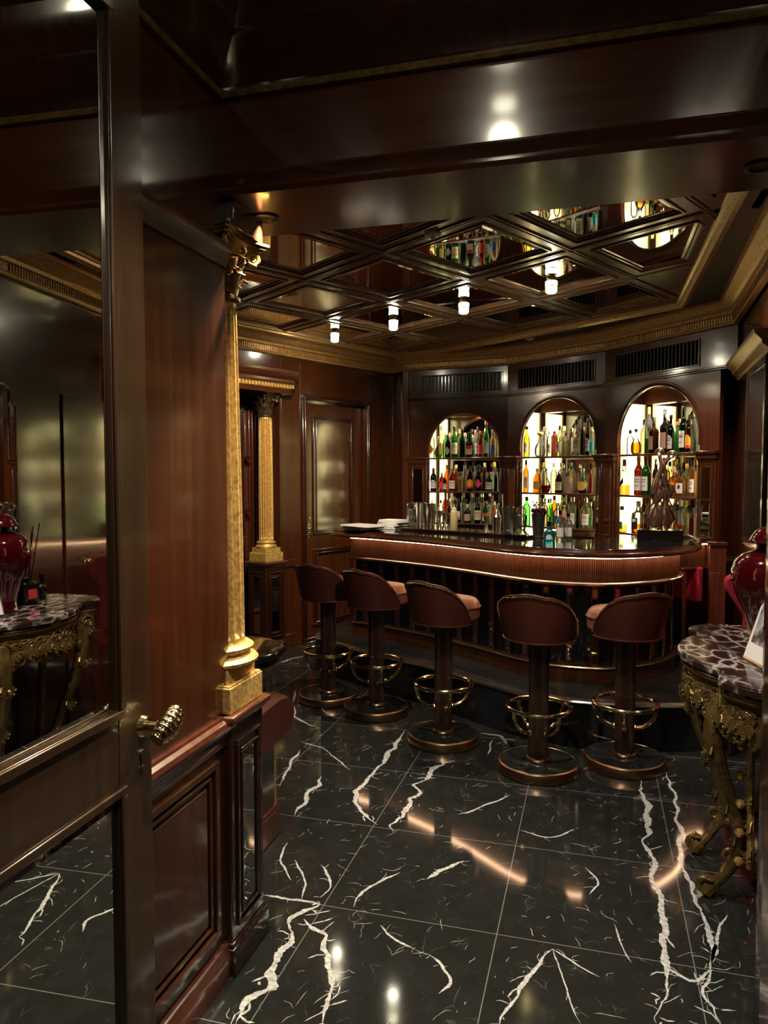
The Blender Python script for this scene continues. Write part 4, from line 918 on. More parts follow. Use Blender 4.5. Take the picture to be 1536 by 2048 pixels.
# ================================================================== STEP, BAR
PE = [(-2.06, 5.50), (-2.05, 5.32), (-1.97, 5.23), (-1.60, 4.97), (-.977, 4.62), (-.643, 4.385), (-.348, 4.21), (-.062, 4.16), (.346, 4.20), (.667, 4.305), (.80, 4.34)]
pe = [tuple(p) for p in spline([Vector((*p, 0)) for p in PE], 5)]; pe2 = [(p[0], p[1]) for p in pe]
m = MB(); m.prism(pe2 + [(.85, 5.38), (.05, 6.25), (-.80, 6.82), (-1.76, 6.95), (-1.98, 6.9)], 0.0005, .255)
pf = tag(m.build('bar_platform', PLATST, None, smooth=False), 'raised black stone step on which the bar stands', 'platform')
m = MB(); m.sweep([(-.004, .240), (.010, .243), (.014, .250), (.010, .258), (-.03, .260), (-.03, .2555)], pe2); m.build('step_nosing', STEPEDGE, pf)
SK = [(-1.80, 5.445), (-1.60, 5.375), (-1.384, 5.271), (-1.107, 5.119), (-.845, 4.941), (-.65, 4.791), (-.47, 4.645), (-.273, 4.540), (-.047, 4.512), (.136, 4.553), (.326, 4.701), (.434, 4.84), (.500, 4.965), (.535, 5.10), (.545, 5.25)]
sk = [(p.x, p.y) for p in spline([Vector((*p, 0)) for p in SK], 8)]
def offset(path, d):   # to the right of travel (left end -> right end: right is toward the viewer)
    out = []
    for i, p in enumerate(path):
        a = Vector(path[max(i - 1, 0)]); b = Vector(path[min(i + 1, len(path) - 1)]); t = (b - a).normalized(); out.append((p[0] + t.y * d, p[1] - t.x * d))
    return out
bar = thing('bar_counter', 'curved mahogany bar with glossy black top and glowing reeded front', 'bar counter', (0, 0, 0))
end = Vector((.52, .86)).normalized() * .50
lend = (sk[0][0] + end.x, sk[0][1] + end.y)
inner = offset(sk, -.50)
def bodypoly(off, inn=-.42):
    o = offset(sk, off); n_ = [q for q in offset(sk, inn)]
    ii = [(lend[0] * .9 + sk[0][0] * .1, lend[1] * .9 + sk[0][1] * .1), (-1.0, 5.52), (-.45, 5.12), (-.05, 4.98), (.14, 5.10), (.18, 5.35)]
    return o + ii[::-1]
m = MB(); m.prism(bodypoly(-.055), .35, .85); m.build('body', BLACKGL, bar)
m = MB(); m.prism(bodypoly(-.012), .256, .345); m.build('plinth', W_X, bar)
m = MB(); m.sweep([(-.04, .345), (.0, .345), (.004, .350), (.0, .356), (-.055, .356)], [lend] + sk); m.build('plinth_edge', BRASSD, bar)
m = MB(); m.prism(bodypoly(-.012), .862, 1.015); m.build('apron', W_REED, bar)
# reeds on the apron
m = MB()
def along(path, step, start=0):
    out = []; acc = start
    for i in range(len(path) - 1):
        a, b = Vector(path[i]), Vector(path[i + 1]); L2 = (b - a).length
        while acc < L2: out.append((a + (b - a) * (acc / L2), (b - a).normalized())); acc += step
        acc -= L2
    return out
outl = [lend] + sk
for p, t in along(outl, .0125): m.tube([(p.x - t.y * .008, p.y + t.x * .008, .862), (p.x - t.y * .008, p.y + t.x * .008, 1.014)], .0052, 6)
m.build('reeding', W_REED, bar)
m = MB(); m.sweep([(-.03, .838), (.012, .838), (.020, .844), (.020, .853), (.012, .861), (-.03, .862)], outl); m.build('lower_rail', W_RED, bar)
m = MB(); m.sweep([(.018, .842), (.0225, .844), (.0225, .853), (.018, .855)], outl); m.build('rail_inlay', STEEL, bar)
m = MB(); m.sweep([(.040, 1.0065), (.050, 1.0065), (.050, 1.0148), (.040, 1.0148)], sk[1:-2]); m.build('light_strip', LED, bar)
# mirrored strips standing on the black front
for p, t in along(sk, .152, .10):
    m = MB(); m.T = Matrix.Translation((p.x - t.y * .048, p.y + t.x * .048, 0)) @ Matrix.Rotation(atan2(t.y, t.x), 4, 'Z')
    m.box(-.022, .022, -.012, 0, .357, .838); st = m.build('pilaster_strip', W_DK, bar, bevel=.002)
    m = MB(); m.T = Matrix.Translation((p.x - t.y * .048, p.y + t.x * .048, 0)) @ Matrix.Rotation(atan2(t.y, t.x), 4, 'Z')
    m.box(-.014, .014, -.0145, -.012, .375, .815); m.build('mirror_inset', MIRROR, st, smooth=False)
# counter top: stone with a wooden nosing
tipL = (-1.985, 5.47)
front = offset(sk, .115)
f2 = [(-1.93, 5.53), (-1.975, 5.47), (-1.93, 5.405)] + front[3:]
back = [(.60, 5.55), (.36, 5.60), (.20, 5.45), (.02, 5.10), (-.14, 5.06), (-.35, 5.22), (-.85, 5.62), (-1.22, 5.83), (-1.58, 5.98)]
m = MB(); m.prism(offset(f2, -.03) + back, 1.045, 1.065); ct = m.build('stone_top', BLACKST, bar, bevel=.003)
m = MB(); m.sweep([(-.10, 1.015), (-.02, 1.015), (.004, 1.018), (.014, 1.027), (.014, 1.036), (.004, 1.044), (-.012, 1.046), (-.014, 1.052), (-.028, 1.054), (-.030, 1.062), (-.10, 1.044)], f2); m.build('wood_nosing', W_X, bar)
m = MB(); m.prism(offset(f2, -.09) + back, 1.0155, 1.0449); m.build('sub_top', W_DK, bar)
# end turn-up of the nosing at the right
m = MB(); e = Vector(f2[-1]); m.tube([(e.x, e.y - .04, 1.035), (e.x + .01, e.y + .06, 1.05), (e.x - .04, e.y + .16, 1.07), (e.x - .10, e.y + .14, 1.075)], [.016, .018, .016, .012], 10); m.build('scroll_end', W_X, bar)
# raised service rail
m = MB(); A_, B_ = Vector((-1.43, 5.506)), Vector((-.42, 5.055)); t = (B_ - A_).normalized(); n_ = Vector((-t.y, t.x))
m.prism([tuple(A_), tuple(B_), tuple(B_ + n_ * .20), tuple(A_ + n_ * .32)], 1.0655, 1.085); tag(m.build('service_rail', W_DK, None, bevel=.003), 'long dark wooden service rail on the back edge of the bar under the shakers', 'bar rail')
# return wing to the right wall
rt = thing('bar_return', 'reeded wooden return joining the bar to the right wall', 'bar flap', (0, 0, 0))
a, b = Vector((.56, 5.392)), Vector((.835, 5.645)); t = (b - a).normalized(); n_ = Vector((-t.y, t.x))
m = MB(); m.prism([tuple(a), tuple(b), tuple(b + n_ * .05), tuple(a + n_ * .05)], .862, 1.02); m.build('apron', W_REED, rt)
m = MB(); k = 0
while k < (b - a).length: p = a + t * k; m.tube([(p.x, p.y, .862), (p.x, p.y, 1.02)], .0052, 6); k += .0125
m.build('reeding', W_REED, rt)
m = MB(); m.sweep([(-.02, .838), (.015, .838), (.018, .850), (.012, .861), (-.02, .862)], [tuple(a), tuple(b)]); m.build('lower_rail', W_RED, rt)
m = MB(); q0 = a - n_ * .03; q1 = a + (b - a) * .82 - n_ * .03; m.prism([tuple(q0), tuple(q1), tuple(q1 - n_ * .012), tuple(q0 - n_ * .012)], 1.0150, 1.0205); m.build('light_strip', LED, rt)
for k_ in (.05, .30):
    p = a + t * k_; m = MB(); m.box(p.x - .014, p.x + .014, p.y - .01, p.y + .018, .2555, .838); m.build('support_post', [BRASSD, W_RED][k_ > .1], rt, bevel=.002)
m = MB(); m.prism([tuple(a - n_ * .06), tuple(b - n_ * .06), tuple(b + n_ * .30), tuple(a + n_ * .30)], 1.022, 1.062); m.build('wood_top', W_X, rt, bevel=.008)
t = thing('bar_post', 'square red mahogany post where the bar return meets the right wall', 'post', (.80, 5.40, 0))
m = MB(); m.box(-.055, .05, -.03, .09, .256, 1.02); m.build('shaft', W_RED, t, bevel=.003)
m = MB(); m.box(-.07, .055, -.045, .10, 1.02, 1.045); m.build('cap', W_X, t, bevel=.004)
m = MB(); m.box(-.05, .01, -.04, -.03, .256, .84); m.build('front_strip', W_RED, t, bevel=.002)

# ================================================================== BAR STOOLS
def make_stool():
    t = thing('bar_stool', '', 'bar stool')
    m = MB(); m.lathe([(.195, 0), (.203, .004), (.203, .044), (.199, .050), (.190, .053), (.186, .050)], n=64); m.build('base_ring', BRASSD, t)
    m = MB(); m.lathe([(.186, .044), (.186, .0535), (.02, .0545)], n=48); m.build('marble_inset', STOOLM, t)
    m = MB(); ns = 144; R = .050; vs = []; zs = [.05, .70]
    for z in zs:
        for i in range(ns):
            a = 2 * pi * i / ns; q = abs(sin(a * 18)); vs.append(((R - .003 + .003 * q) * cos(a), (R - .003 + .003 * q) * sin(a), z))
    m.add(vs, [(i, (i + 1) % ns, ns + (i + 1) % ns, ns + i) for i in range(ns)]); m.build('stem', W_STEM, t)
    m = MB(); m.lathe([(.052, .054), (.062, .055), (.064, .062), (.060, .070), (.052, .072)], n=32); m.build('stem_collar', BRASSD, t)
    m = MB(); m.tube([(.158 * cos(2 * pi * k / 48), .158 * sin(2 * pi * k / 48), .325) for k in range(48)], .011, 10, closed=True); fr = m.build('foot_ring', BRASS, t)
    for k in range(4):
        a = radians(45 + 90 * k + 10); m = MB(); pts = []
        for q in range(11):
            th = pi / 2 * q / 10; rr = .05 + .100 * cos(th) ** .8 if q < 10 else .05; pts.append(((.05 + .106 * cos(th)) * cos(a), (.05 + .106 * cos(th)) * sin(a), .318 - .118 * sin(th)))
        m.tube(pts, .0095, 8); m.ball((.052 * cos(a), .052 * sin(a), .200), .014, n=10); m.build('ring_bracket', BRASS, fr)
    m = MB(); m.lathe([(.052, .655), (.10, .665), (.140, .673), (.165, .682), (.165, .70), (.05, .70)], 0, .015, n=48); m.build('seat_pan', LACQ, t)
    m = MB(); m.lathe([(.06, .69), (.158, .69), (.170, .705), (.172, .745), (.175, .760), (.175, .765), (.171, .771), (.167, .785), (.150, .802), (.10, .812), (.001, .815)], 0, .048, n=56); se = m.build('seat_cushion', LEATHP, t)
    m = MB(); m.tube([(.1755 * cos(2 * pi * k / 56), .048 + .1755 * sin(2 * pi * k / 56), .763) for k in range(56)], .0035, 6, closed=True); m.build('piping', LEATH, se)
    # wrap-round back
    n = 60; A0 = radians(95); rows = 9
    def top(th):
        e = abs(th)
        a1, a2 = radians(22), A0
        if e < a1: return .925 - .012 * (e / a1) ** 2
        q = (e - a1) / (a2 - a1); return .913 - .203 * (q ** 2.0)
    m = MB(); outer, inn = [], []
    for i in range(n + 1):
        th = -A0 + 2 * A0 * i / n; c, s_ = sin(th), -cos(th); zt = top(th)
        for j in range(rows + 1):
            q = j / rows; z = .678 + (zt - .678) * q; hh = (z - .678) / .24
            ro = .176 + .040 * hh + .005 * sin(pi * min(1, max(0, hh))); ri = ro - .026
            if j == rows: ro -= .006; ri += .006
            outer.append((ro * c, ro * s_, z)); inn.append((ri * c, ri * s_, z if j < rows else z + .0))
    k = rows + 1; vs = outer + inn; O_ = len(outer); fs = []
    for i in range(n):
        for j in range(rows):
            fs.append((i * k + j, (i + 1) * k + j, (i + 1) * k + j + 1, i * k + j + 1)); fs.append((O_ + i * k + j, O_ + i * k + j + 1, O_ + (i + 1) * k + j + 1, O_ + (i + 1) * k + j))
        fs.append((i * k + rows, (i + 1) * k + rows, O_ + (i + 1) * k + rows, O_ + i * k + rows)); fs.append((i * k, O_ + i * k, O_ + (i + 1) * k, (i + 1) * k))
    for i in (0, n):
        for j in range(rows): fs.append((i * k + j, i * k + j + 1, O_ + i * k + j + 1, O_ + i * k + j))
    m.add(vs, fs); bk = m.build('backrest', LEATH, t)
    bk.modifiers.new('b', 'BEVEL').width = .006; bk.modifiers['b'].segments = 2; bk.modifiers['b'].limit_method = 'ANGLE'
    m = MB(); N3 = 60
    for i in range(N3 + 1):
        th = -A0 * .995 + 2 * A0 * .995 * i / N3; zt = top(th) - .014; hh = (zt - .678) / .24; r_ = .1790 + .040 * hh + .005 * sin(pi * min(1, max(0, hh)))
        m.ball((r_ * sin(th), -r_ * cos(th), zt), .0058, n=6)
    m.build('nailhead_trim', BRASS, bk)
    m = MB(); m.tube([(.178 * sin(-A0 + 2 * A0 * i / 50), -.178 * cos(-A0 + 2 * A0 * i / 50), .680) for i in range(51)], .005, 6); m.build('lower_piping', LEATH, bk)
    return t
st = make_stool()
ST = [(-1.685, 4.60, -20, 'leftmost of the five brown leather bar stools, nearest the door wall'), (-1.30, 4.425, -26, 'second from left of the five brown leather bar stools'), (-.80, 4.05, -29, 'middle one of the five brown leather bar stools'),
      (-.257, 3.775, -11, 'fourth bar stool from left, closest to the viewer, seen squarely from behind'), (.165, 3.965, 31, 'rightmost brown leather bar stool, turned left, by the bar corner')]
for i, (x, y, r, lb) in enumerate(ST):
    o = st if i == 0 else copy_tree(st)
    o.location = (x, y, .0005); o.rotation_euler = (0, 0, radians(r)); o['label'] = lb; o['group'] = 'brown leather bar stools along the bar'

# ================================================================== THINGS ON THE BAR
def shaker(x, y, h, lb, rz=0):
    t = thing('cocktail_shaker', lb, 'shaker', (x, y, 1.0852), rz, 'steel shaker tins on the bar')
    m = MB(); m.lathe([(.028, 0), (.030, .004), (.043, h * .96), (.0445, h * .97), (.0445, h), (.042, h), (.0405, h * .9), (.03, .02)], n=28); m.build('tin', STEEL, t)
    m = MB(); m.lathe([(.0315, .02), (.0325, .022), (.0325, .026), (.0315, .028)], n=28); m.build('weighted_foot_band', STEEL, t)
shaker(-1.303, 5.653, .19, 'tall steel shaker tin standing right of the cut glass mixing glass'); shaker(-1.209, 5.602, .185, 'second tall steel shaker tin from the left on the service rail'); shaker(-.567, 5.12, .19, 'tall steel shaker tin left of the handled glass, near the middle of the bar')
def mixing_glass(x, y, z, lb):
    t = thing('mixing_glass', lb, 'mixing glass', (x, y, z), 0, 'cut glass mixing glasses with strainers')
    m = MB(); pr = [(.040, 0), (.044, .006), (.040, .016), (.030, .03), (.034, .06), (.041, .13), (.043, .135), (.040, .135), (.034, .05), (.02, .03)]
    m.lathe(pr, n=24); m.build('glass_body', G['clear'], t)
    m = MB()
    for k in range(18): a = k * 2 * pi / 18; m.tube([(.036 * cos(a), .036 * sin(a), .05), (.041 * cos(a + .3), .041 * sin(a + .3), .12)], .0016, 4)
    m.build('cut_pattern', G['clear'], t)
    m = MB(); m.tube([(.032 * cos(k * .3), 0 + .004 * sin(k), .158 + .032 * sin(k * .3)) for k in range(22)], .0045, 7); m.tube([(.020 * cos(k * .4), 0, .158 + .020 * sin(k * .4)) for k in range(17)], .003, 6); m.box(-.02, .02, -.002, .002, .155, .160); m.tube([(0, 0, .126), (.004, 0, .06)], .003, 6)
    m.build('strainer', STEEL, t)
    m = MB(); m.lathe([(.055, 0), (.056, .004), (.05, .006)], n=24); m.build('saucer', STEEL, t)
mixing_glass(-1.395, 5.72, 1.0852, 'cut glass mixing glass with a round strainer, left end of the service rail'); mixing_glass(-.478, 5.10, 1.0852, 'cut glass mixing glass with a round strainer, beside the tin of cherries')
def jigger(x, y, h, lb, up=1):
    t = thing('jigger', lb, 'jigger', (x, y, 1.0852), 0, 'steel jiggers on the service rail')
    m = MB(); m.lathe([(.021, 0), (.020, .002), (.008, h * .45), (.008, h * .5), (.024, h), (.0225, h), (.006, h * .52)], n=20); m.build('cups', STEEL, t)
    m = MB(); m.lathe([(.0085, h * .44), (.011, h * .46), (.011, h * .49), (.0085, h * .51)], n=16); m.build('waist_ring', BRASS, t)
for k, (x, y, h) in enumerate(((-1.14, 5.60, .13), (-1.09, 5.53, .12), (-1.055, 5.60, .11), (-.739, 5.276, .115))):
    jigger(x, y, h, ['tall steel jigger just right of the shaker pair', 'shorter steel jigger in front of the jigger cluster', 'small steel jigger at the back of the cluster by the squeeze bottle', 'double steel jigger standing alone before the left arch'][k])
t = thing('squeeze_bottle', 'pale yellow plastic squeeze bottle on the service rail', 'bottle', (-1.0, 5.44, 1.0852)); m = MB(); m.lathe([(.026, 0), (.028, .004), (.028, .125), (.024, .14), (.018, .146)], n=20); m.build('body', plain('lemon_juice', (.72, .62, .30), .4), t)
m = MB(); m.lathe([(.020, .144), (.020, .155), (.006, .165), (.003, .185)], n=14); m.build('nozzle', PORC, t)
t = thing('strainer_stand', 'squat steel three-piece shaker right of the double jigger', 'shaker', (-.655, 5.215, 1.0852)); m = MB(); m.lathe([(.027, 0), (.033, .095), (.033, .1)], n=20); m.build('tin', STEEL, t); m = MB(); m.lathe([(.033, .1), (.034, .112), (.022, .13), (.018, .15), (.012, .16)], n=20); m.build('lid', STEEL, t)
# tin of cherry picks
t = thing('garnish_tin', 'dark ribbed metal tin crammed with black cherries on picks', 'tin', (-.364, 5.125, 1.0655)); m = MB(); m.lathe([(.038, 0), (.044, .002), (.044, .012), (.036, .014), (.047, .155), (.048, .157), (.045, .157), (.036, .04)], n=30); m.build('tin', PEWTER, t)
m = MB(); rq = random.Random(3)
for k in range(46): a = rq.uniform(0, 6.28); rr = .048 * sqrt(rq.random()); m.ball((rr * cos(a), rr * sin(a), .158 + rq.uniform(0, .035)), .0105, n=8)
m.build('cherries', plain('black_cherry', (.03, .012, .010), .15), t)
m = MB()
for k in range(16): a = rq.uniform(0, 6.28); m.tube([(.02 * cos(a), .02 * sin(a), .16), (.045 * cos(a), .045 * sin(a), .20 + rq.uniform(0, .04))], .0022, 5); m.ball((.045 * cos(a), .045 * sin(a), .225 + rq.uniform(-.02, .02)), .006, n=6)
m.build('picks', PEWTER, t)
make_bottle('liquor_bottle', 'round turquoise blue bottle with black stopper standing on the bar top', (-.277, 4.90, 1.0655), radians(-20), .038, .155, 'blue', 'round', None, random.Random(2)) if False else None
t = thing('liquor_bottle', 'round turquoise blue bottle with black stopper standing on the bar top', 'bottle', (-.277, 4.90, 1.0655)); m = MB(); m.lathe([(.03, 0), (.036, .004), (.037, .04), (.030, .062), (.014, .078), (.011, .10)], n=22); m.build('glass_body', G['blue'], t)
m = MB(); m.lathe([(.013, .098), (.014, .125), (.010, .128)], n=14); m.tube([(0, 0, .125), (.0, 0, .15), (-.012, 0, .165)], [.004, .0035, .002], 6); m.build('pourer', LACQ, t)
m = MB(); arc_label(m, .0372, .012, .044, .5, 2, shape='oval'); m.build('paper_label', LB['white'], t)
for k, (x, y, h, c) in enumerate(((-.215, 5.02, .19, 'clear'), (-.165, 5.06, .17, 'clear'))):
    t = thing('liquor_bottle', ['clear bottle with a black pourer behind the blue bottle', 'smaller clear bottle right of the blue bottle on the bar'][k], 'bottle', (x, y, 1.0655)); m = MB(); m.lathe(bottle_profile('spirit', .027, h), n=18); m.build('glass_body', G[c], t)
    m = MB(); m.lathe([(.011, h * .87), (.013, h), (.009, h + .004)], n=12); m.build('pourer', LACQ, t); m = MB(); arc_label(m, .0273, .02, .08, .9, 2); m.build('paper_label', LB['lightgrey'], t)
# napkins and plates
for k in range(3):
    m = MB(); a = [(-.10, .055), (-.09, .060), (-.095, .05)][k][0]
    m.T = Matrix.Translation((0, 0, .0)) @ Matrix.Rotation(.12 * k - .1, 4, 'Z')
    for q in range(3): m.box(-.105 + .004 * q, .10 - .003 * q, -.07, .07, .008 * q, .008 * q + .0072)
    o = m.build('folded_napkin', WHITE, None, bevel=.003); o.location = (-1.545 + .012 * k, 5.66, 1.0655 + .0245 * k); o.rotation_euler = (0, 0, radians(-28))
    tag(o, ['white folded napkin at the bottom of the pile left of the mixing glass', 'white folded napkin in the middle of the pile left of the mixing glass', 'white folded napkin on top of the pile left of the mixing glass'][k], 'napkin', 'pile of folded white napkins')
for k in range(3):
    o = MB(); 
    if k < 2: o.lathe([(.10, 0), (.15, .004), (.165, .012), (.166, .015), (.15, .009), (.001, .006)], n=40)
    else: o.box(-.16, .16, -.10, .10, 0, .008); o.box(-.158, .158, -.098, .098, .0085, .0125)
    ob = o.build(['serving_tray', 'serving_tray', 'menu_folder'][k], [LACQ, PEWTER, PORC][k], None, bevel=.001); ob.location = (-1.70, 5.44, 1.0655 + .0155 * k); ob.rotation_euler = (0, 0, radians(-30))
    tag(ob, ['round black tray, lowest of the stack at the left end of the bar', 'round grey tray in the middle of the stack at the left end of the bar', 'white folder lying on the trays at the left end of the bar'][k], ['tray', 'tray', 'folder'][k])

# bronze cello sculpture
t = thing('cello_sculpture', 'abstract bronze cello sculpture on a black block at the right end of the bar', 'sculpture', (.415, 5.19, 1.0655), radians(-4))
m = MB(); m.box(-.140, .140, -.085, .085, 0, .068); m.build('stone_base', LACQ, t, bevel=.002)
def cello_outline(h, w):
    P = []
    for k in range(41):
        q = k / 40; y = q * h
        s_ = (.50 * sin(pi * min(1, q / .55)) ** .7 if q < .42 else 0)
        wid = w * (.62 + .38 * cos((q - .22) * 2 * pi / .8)) if q < .62 else w * (.62 + .25 * cos((q - .80) * 2 * pi / .5))
        wid *= min(1, (q / .06 + .15)) ** .5 * min(1, ((1 - q) / .10 + .05)) ** .6
        P.append((wid, y))
    return P
def slab(mb, cx, yoff, z0, h, w, th, lean=0, bulge=.02):
    O_ = cello_outline(h, w); vs = []; n = len(O_)
    for s_ in (-1, 1):
        for (wd_, y) in O_:
            for k in range(9):
                u = -1 + 2 * k / 8; vs.append((cx + lean * y + u * wd_, yoff + s_ * (th / 2 + bulge * (1 - u * u) * min(1, wd_ / w)), z0 + y))
    fs = []
    for s_ in (0, 1):
        for i in range(n - 1):
            for k in range(8): b0 = s_ * n * 9 + i * 9 + k; fs.append((b0, b0 + 1, b0 + 10, b0 + 9))
    for i in range(n - 1):
        for k in (0, 8): fs.append((i * 9 + k, (i + 1) * 9 + k, n * 9 + (i + 1) * 9 + k, n * 9 + i * 9 + k))
    for i in (0, n - 1): fs += [(i * 9 + k, i * 9 + k + 1, n * 9 + i * 9 + k + 1, n * 9 + i * 9 + k) for k in range(8)]
    mb.add(vs, fs)
m = MB(); m.T = Matrix.Diagonal((.85, 1, 1, 1)); slab(m, .030, .0, .085, .30, .072, .035, .03, .018); m.build('cello_body', STATUE, t)
m = MB(); m.T = Matrix.Diagonal((.85, 1, 1, 1)); slab(m, -.045, -.035, .080, .26, .050, .022, .10, .012); m.build('split_body', STATUE, t)
m = MB()
m.tube(spline([(.03, -.02, .36), (.005, -.02, .43), (.02, -.02, .50), (.055, -.01, .545)], 6), [.022] * 6 + [.016] * 6 + [.014] * 7, 10)
m.tube(spline([(-.04, -.05, .30), (-.02, -.05, .40), (.0, -.045, .48), (-.01, -.04, .55)], 6), [.018] * 6 + [.014] * 6 + [.012] * 7, 10); m.build('neck', STATUE, t)
m = MB()
for cx_, cz, s_ in ((.062, .555, .026), (-.012, .575, .024)):
    m.tube([(cx_ + s_ * (1 - .7 * q / 16) * cos(q * .62), -.02, cz + s_ * (1 - .7 * q / 16) * sin(q * .62)) for q in range(17)], [.010 - .0003 * q for q in range(17)], 8)
m.build('scroll', STATUE, t)
m = MB(); m.T = Matrix.Diagonal((.80, 1, 1, 1))
for x0 in (-.095, -.06, .0, .05, .10):
    m.tube(spline([(x0, -.045, .075), (x0 * 1.15 + .01, -.055, .17), (x0 * .6 + .005, -.05, .26), (x0 * .75, -.045, .33), (x0 * .25 + .01, -.04, .42)], 6), .0065, 7)
m.tube(spline([(-.11, -.03, .10), (-.12, -.03, .16), (-.085, -.03, .24), (-.07, -.03, .34), (-.03, -.03, .44)], 6), .008, 7); m.tube(spline([(.09, -.02, .36), (.125, -.02, .27), (.095, -.02, .2), (.13, -.02, .10)], 6), .007, 7)
m.build('strings', STATUE, t)
m = MB(); m.tube([(0, 0, .068), (0, 0, .10)], [.02, .012], 12); m.build('foot', STATUE, t)

# ================================================================== CONSOLE TABLE and what stands on it
YC = 2.95
half = [(.75, .52), (.47, .52), (.415, .46), (.395, .39), (.412, .325), (.375, .23), (.330, .12), (.305, 0)]
hs = [(.75, .52), (.50, .525)] + [(p.x, p.y) for p in spline([Vector((x, y, 0)) for x, y in [(.47, .515), (.425, .475), (.388, .40), (.412, .325), (.40, .27), (.352, .19), (.318, .09), (.308, 0)]], 5)]
outl2 = [(x, YC + y) for x, y in hs] + [(x, YC - y) for x, y in hs[::-1][1:]]
ctab = thing('console_table', 'ornate gilt console table with a serpentine brown marble top by the right wall', 'table', (.55, YC, 0))
def loc2(p): return (p[0] - .55, p[1] - YC)
m = MB()
def shrink(poly, d): return [(-.55 + .55 + (x - .56) * (1 - d) + .56 - .55, (y - YC) * (1 - d)) for x, y in poly]
m.prism(shrink(outl2, 0), .822, .845); m.prism(shrink(outl2, .012), .845, .850); m.prism(shrink(outl2, .03), .806, .822); m.build('marble_top', BRECC, ctab, bevel=.003)
m = MB()
pth = [(x, y) for x, y in shrink(outl2, .05)]
m.sweep([(-.02, .800), (-.030, .806), (-.03, .80), (-.01, .785), (.0, .775), (0, .806)], pth) if False else None
m.prism(shrink(outl2, .045), .790, .806); m.prism(shrink(outl2, .10), .775, .790)
nA = len(outl2); P1 = shrink(outl2, .11); vs = []; 
for k, (x, y) in enumerate(P1):
    zb = .665 + .035 * cos(k * 2 * pi / 7.5); vs += [(x, y, .776), (x * 1.0 - .004 * (1 if x < .1 else 0), y, .73), (x + (.012 if x < .1 else 0), y * .99, zb), (x + .03, y * .94, zb), (x + .03, y * .94, .776)]
m.add(vs, [(k * 5 + q, (k + 1) * 5 + q, (k + 1) * 5 + (q + 1) % 5, k * 5 + (q + 1) % 5) for k in range(nA - 1) for q in range(5)])
m.build('apron', GOLDB, ctab, bevel=.006)
# carved ornament: scrolls, leaves, shells along the apron
def scroll(mb, c, s, ax1, ax2, th, turns=1.4, n=16, flip=1):
    c = Vector(c); ax1 = Vector(ax1).normalized(); ax2 = Vector(ax2).normalized(); pts = []; rr = []
    for i in range(n):
        q = i / (n - 1); a = q * turns * 2 * pi; r_ = s * (1 - .78 * q); pts.append(c + ax1 * r_ * cos(a) + ax2 * r_ * sin(a) * flip); rr.append(th * (1 - .5 * q))
    mb.tube(pts, rr, 7)
def spray(mb, c, dirv, out, s, n=5):
    c = Vector(c); dirv = Vector(dirv).normalized(); out = Vector(out).normalized(); sd = dirv.cross(out).normalized()
    for k in range(n):
        f = (k - (n - 1) / 2) / max(1, (n - 1) / 2); e = (dirv + sd * f * .9).normalized(); L3 = s * (1 - .25 * abs(f))
        mb.tube([c, c + e * L3 * .3 + out * s * .10, c + e * L3 * .6 + out * s * .14, c + e * L3 * .85 + out * s * .20, c + e * L3 * .92 + out * s * .30, c + e * L3 * .84 + out * s * .34], [s * .10, s * .16, s * .17, s * .14, s * .10, s * .05], 7, flat=.45, up=tuple(out))
ap = [Vector((x, y, 0)) for x, y in shrink(outl2, .12)][2:-2]
m = MB(); ro = random.Random(9)
for i in range(0, len(ap) - 1):
    p = ap[i]; t_ = (ap[i + 1] - ap[i]); 
    if t_.length < .004: continue
    t_.normalize(); out = Vector((t_.y, -t_.x, 0)) * -1
    if out.x > .3: out = -out
    z = .735 + .012 * sin(i * 1.3)
    scroll(m, (p.x + out.x * .006, p.y + out.y * .006, z), .022 + .006 * (i % 3), t_, (0, 0, 1), .006, 1.3, 14, 1 if i % 2 else -1)
    if i % 2 == 0: spray(m, (p.x, p.y, z - .01), (0, 0, -1), out, .045 + .02 * (i % 4 == 0), 5)
    if i % 4 == 2: scroll(m, (p.x, p.y, .675), .024, t_, (0, 0, 1), .008, 1.5, 16, -1 if i % 8 else 1)
m.build('carved_apron_scrolls', GOLDB, ctab)
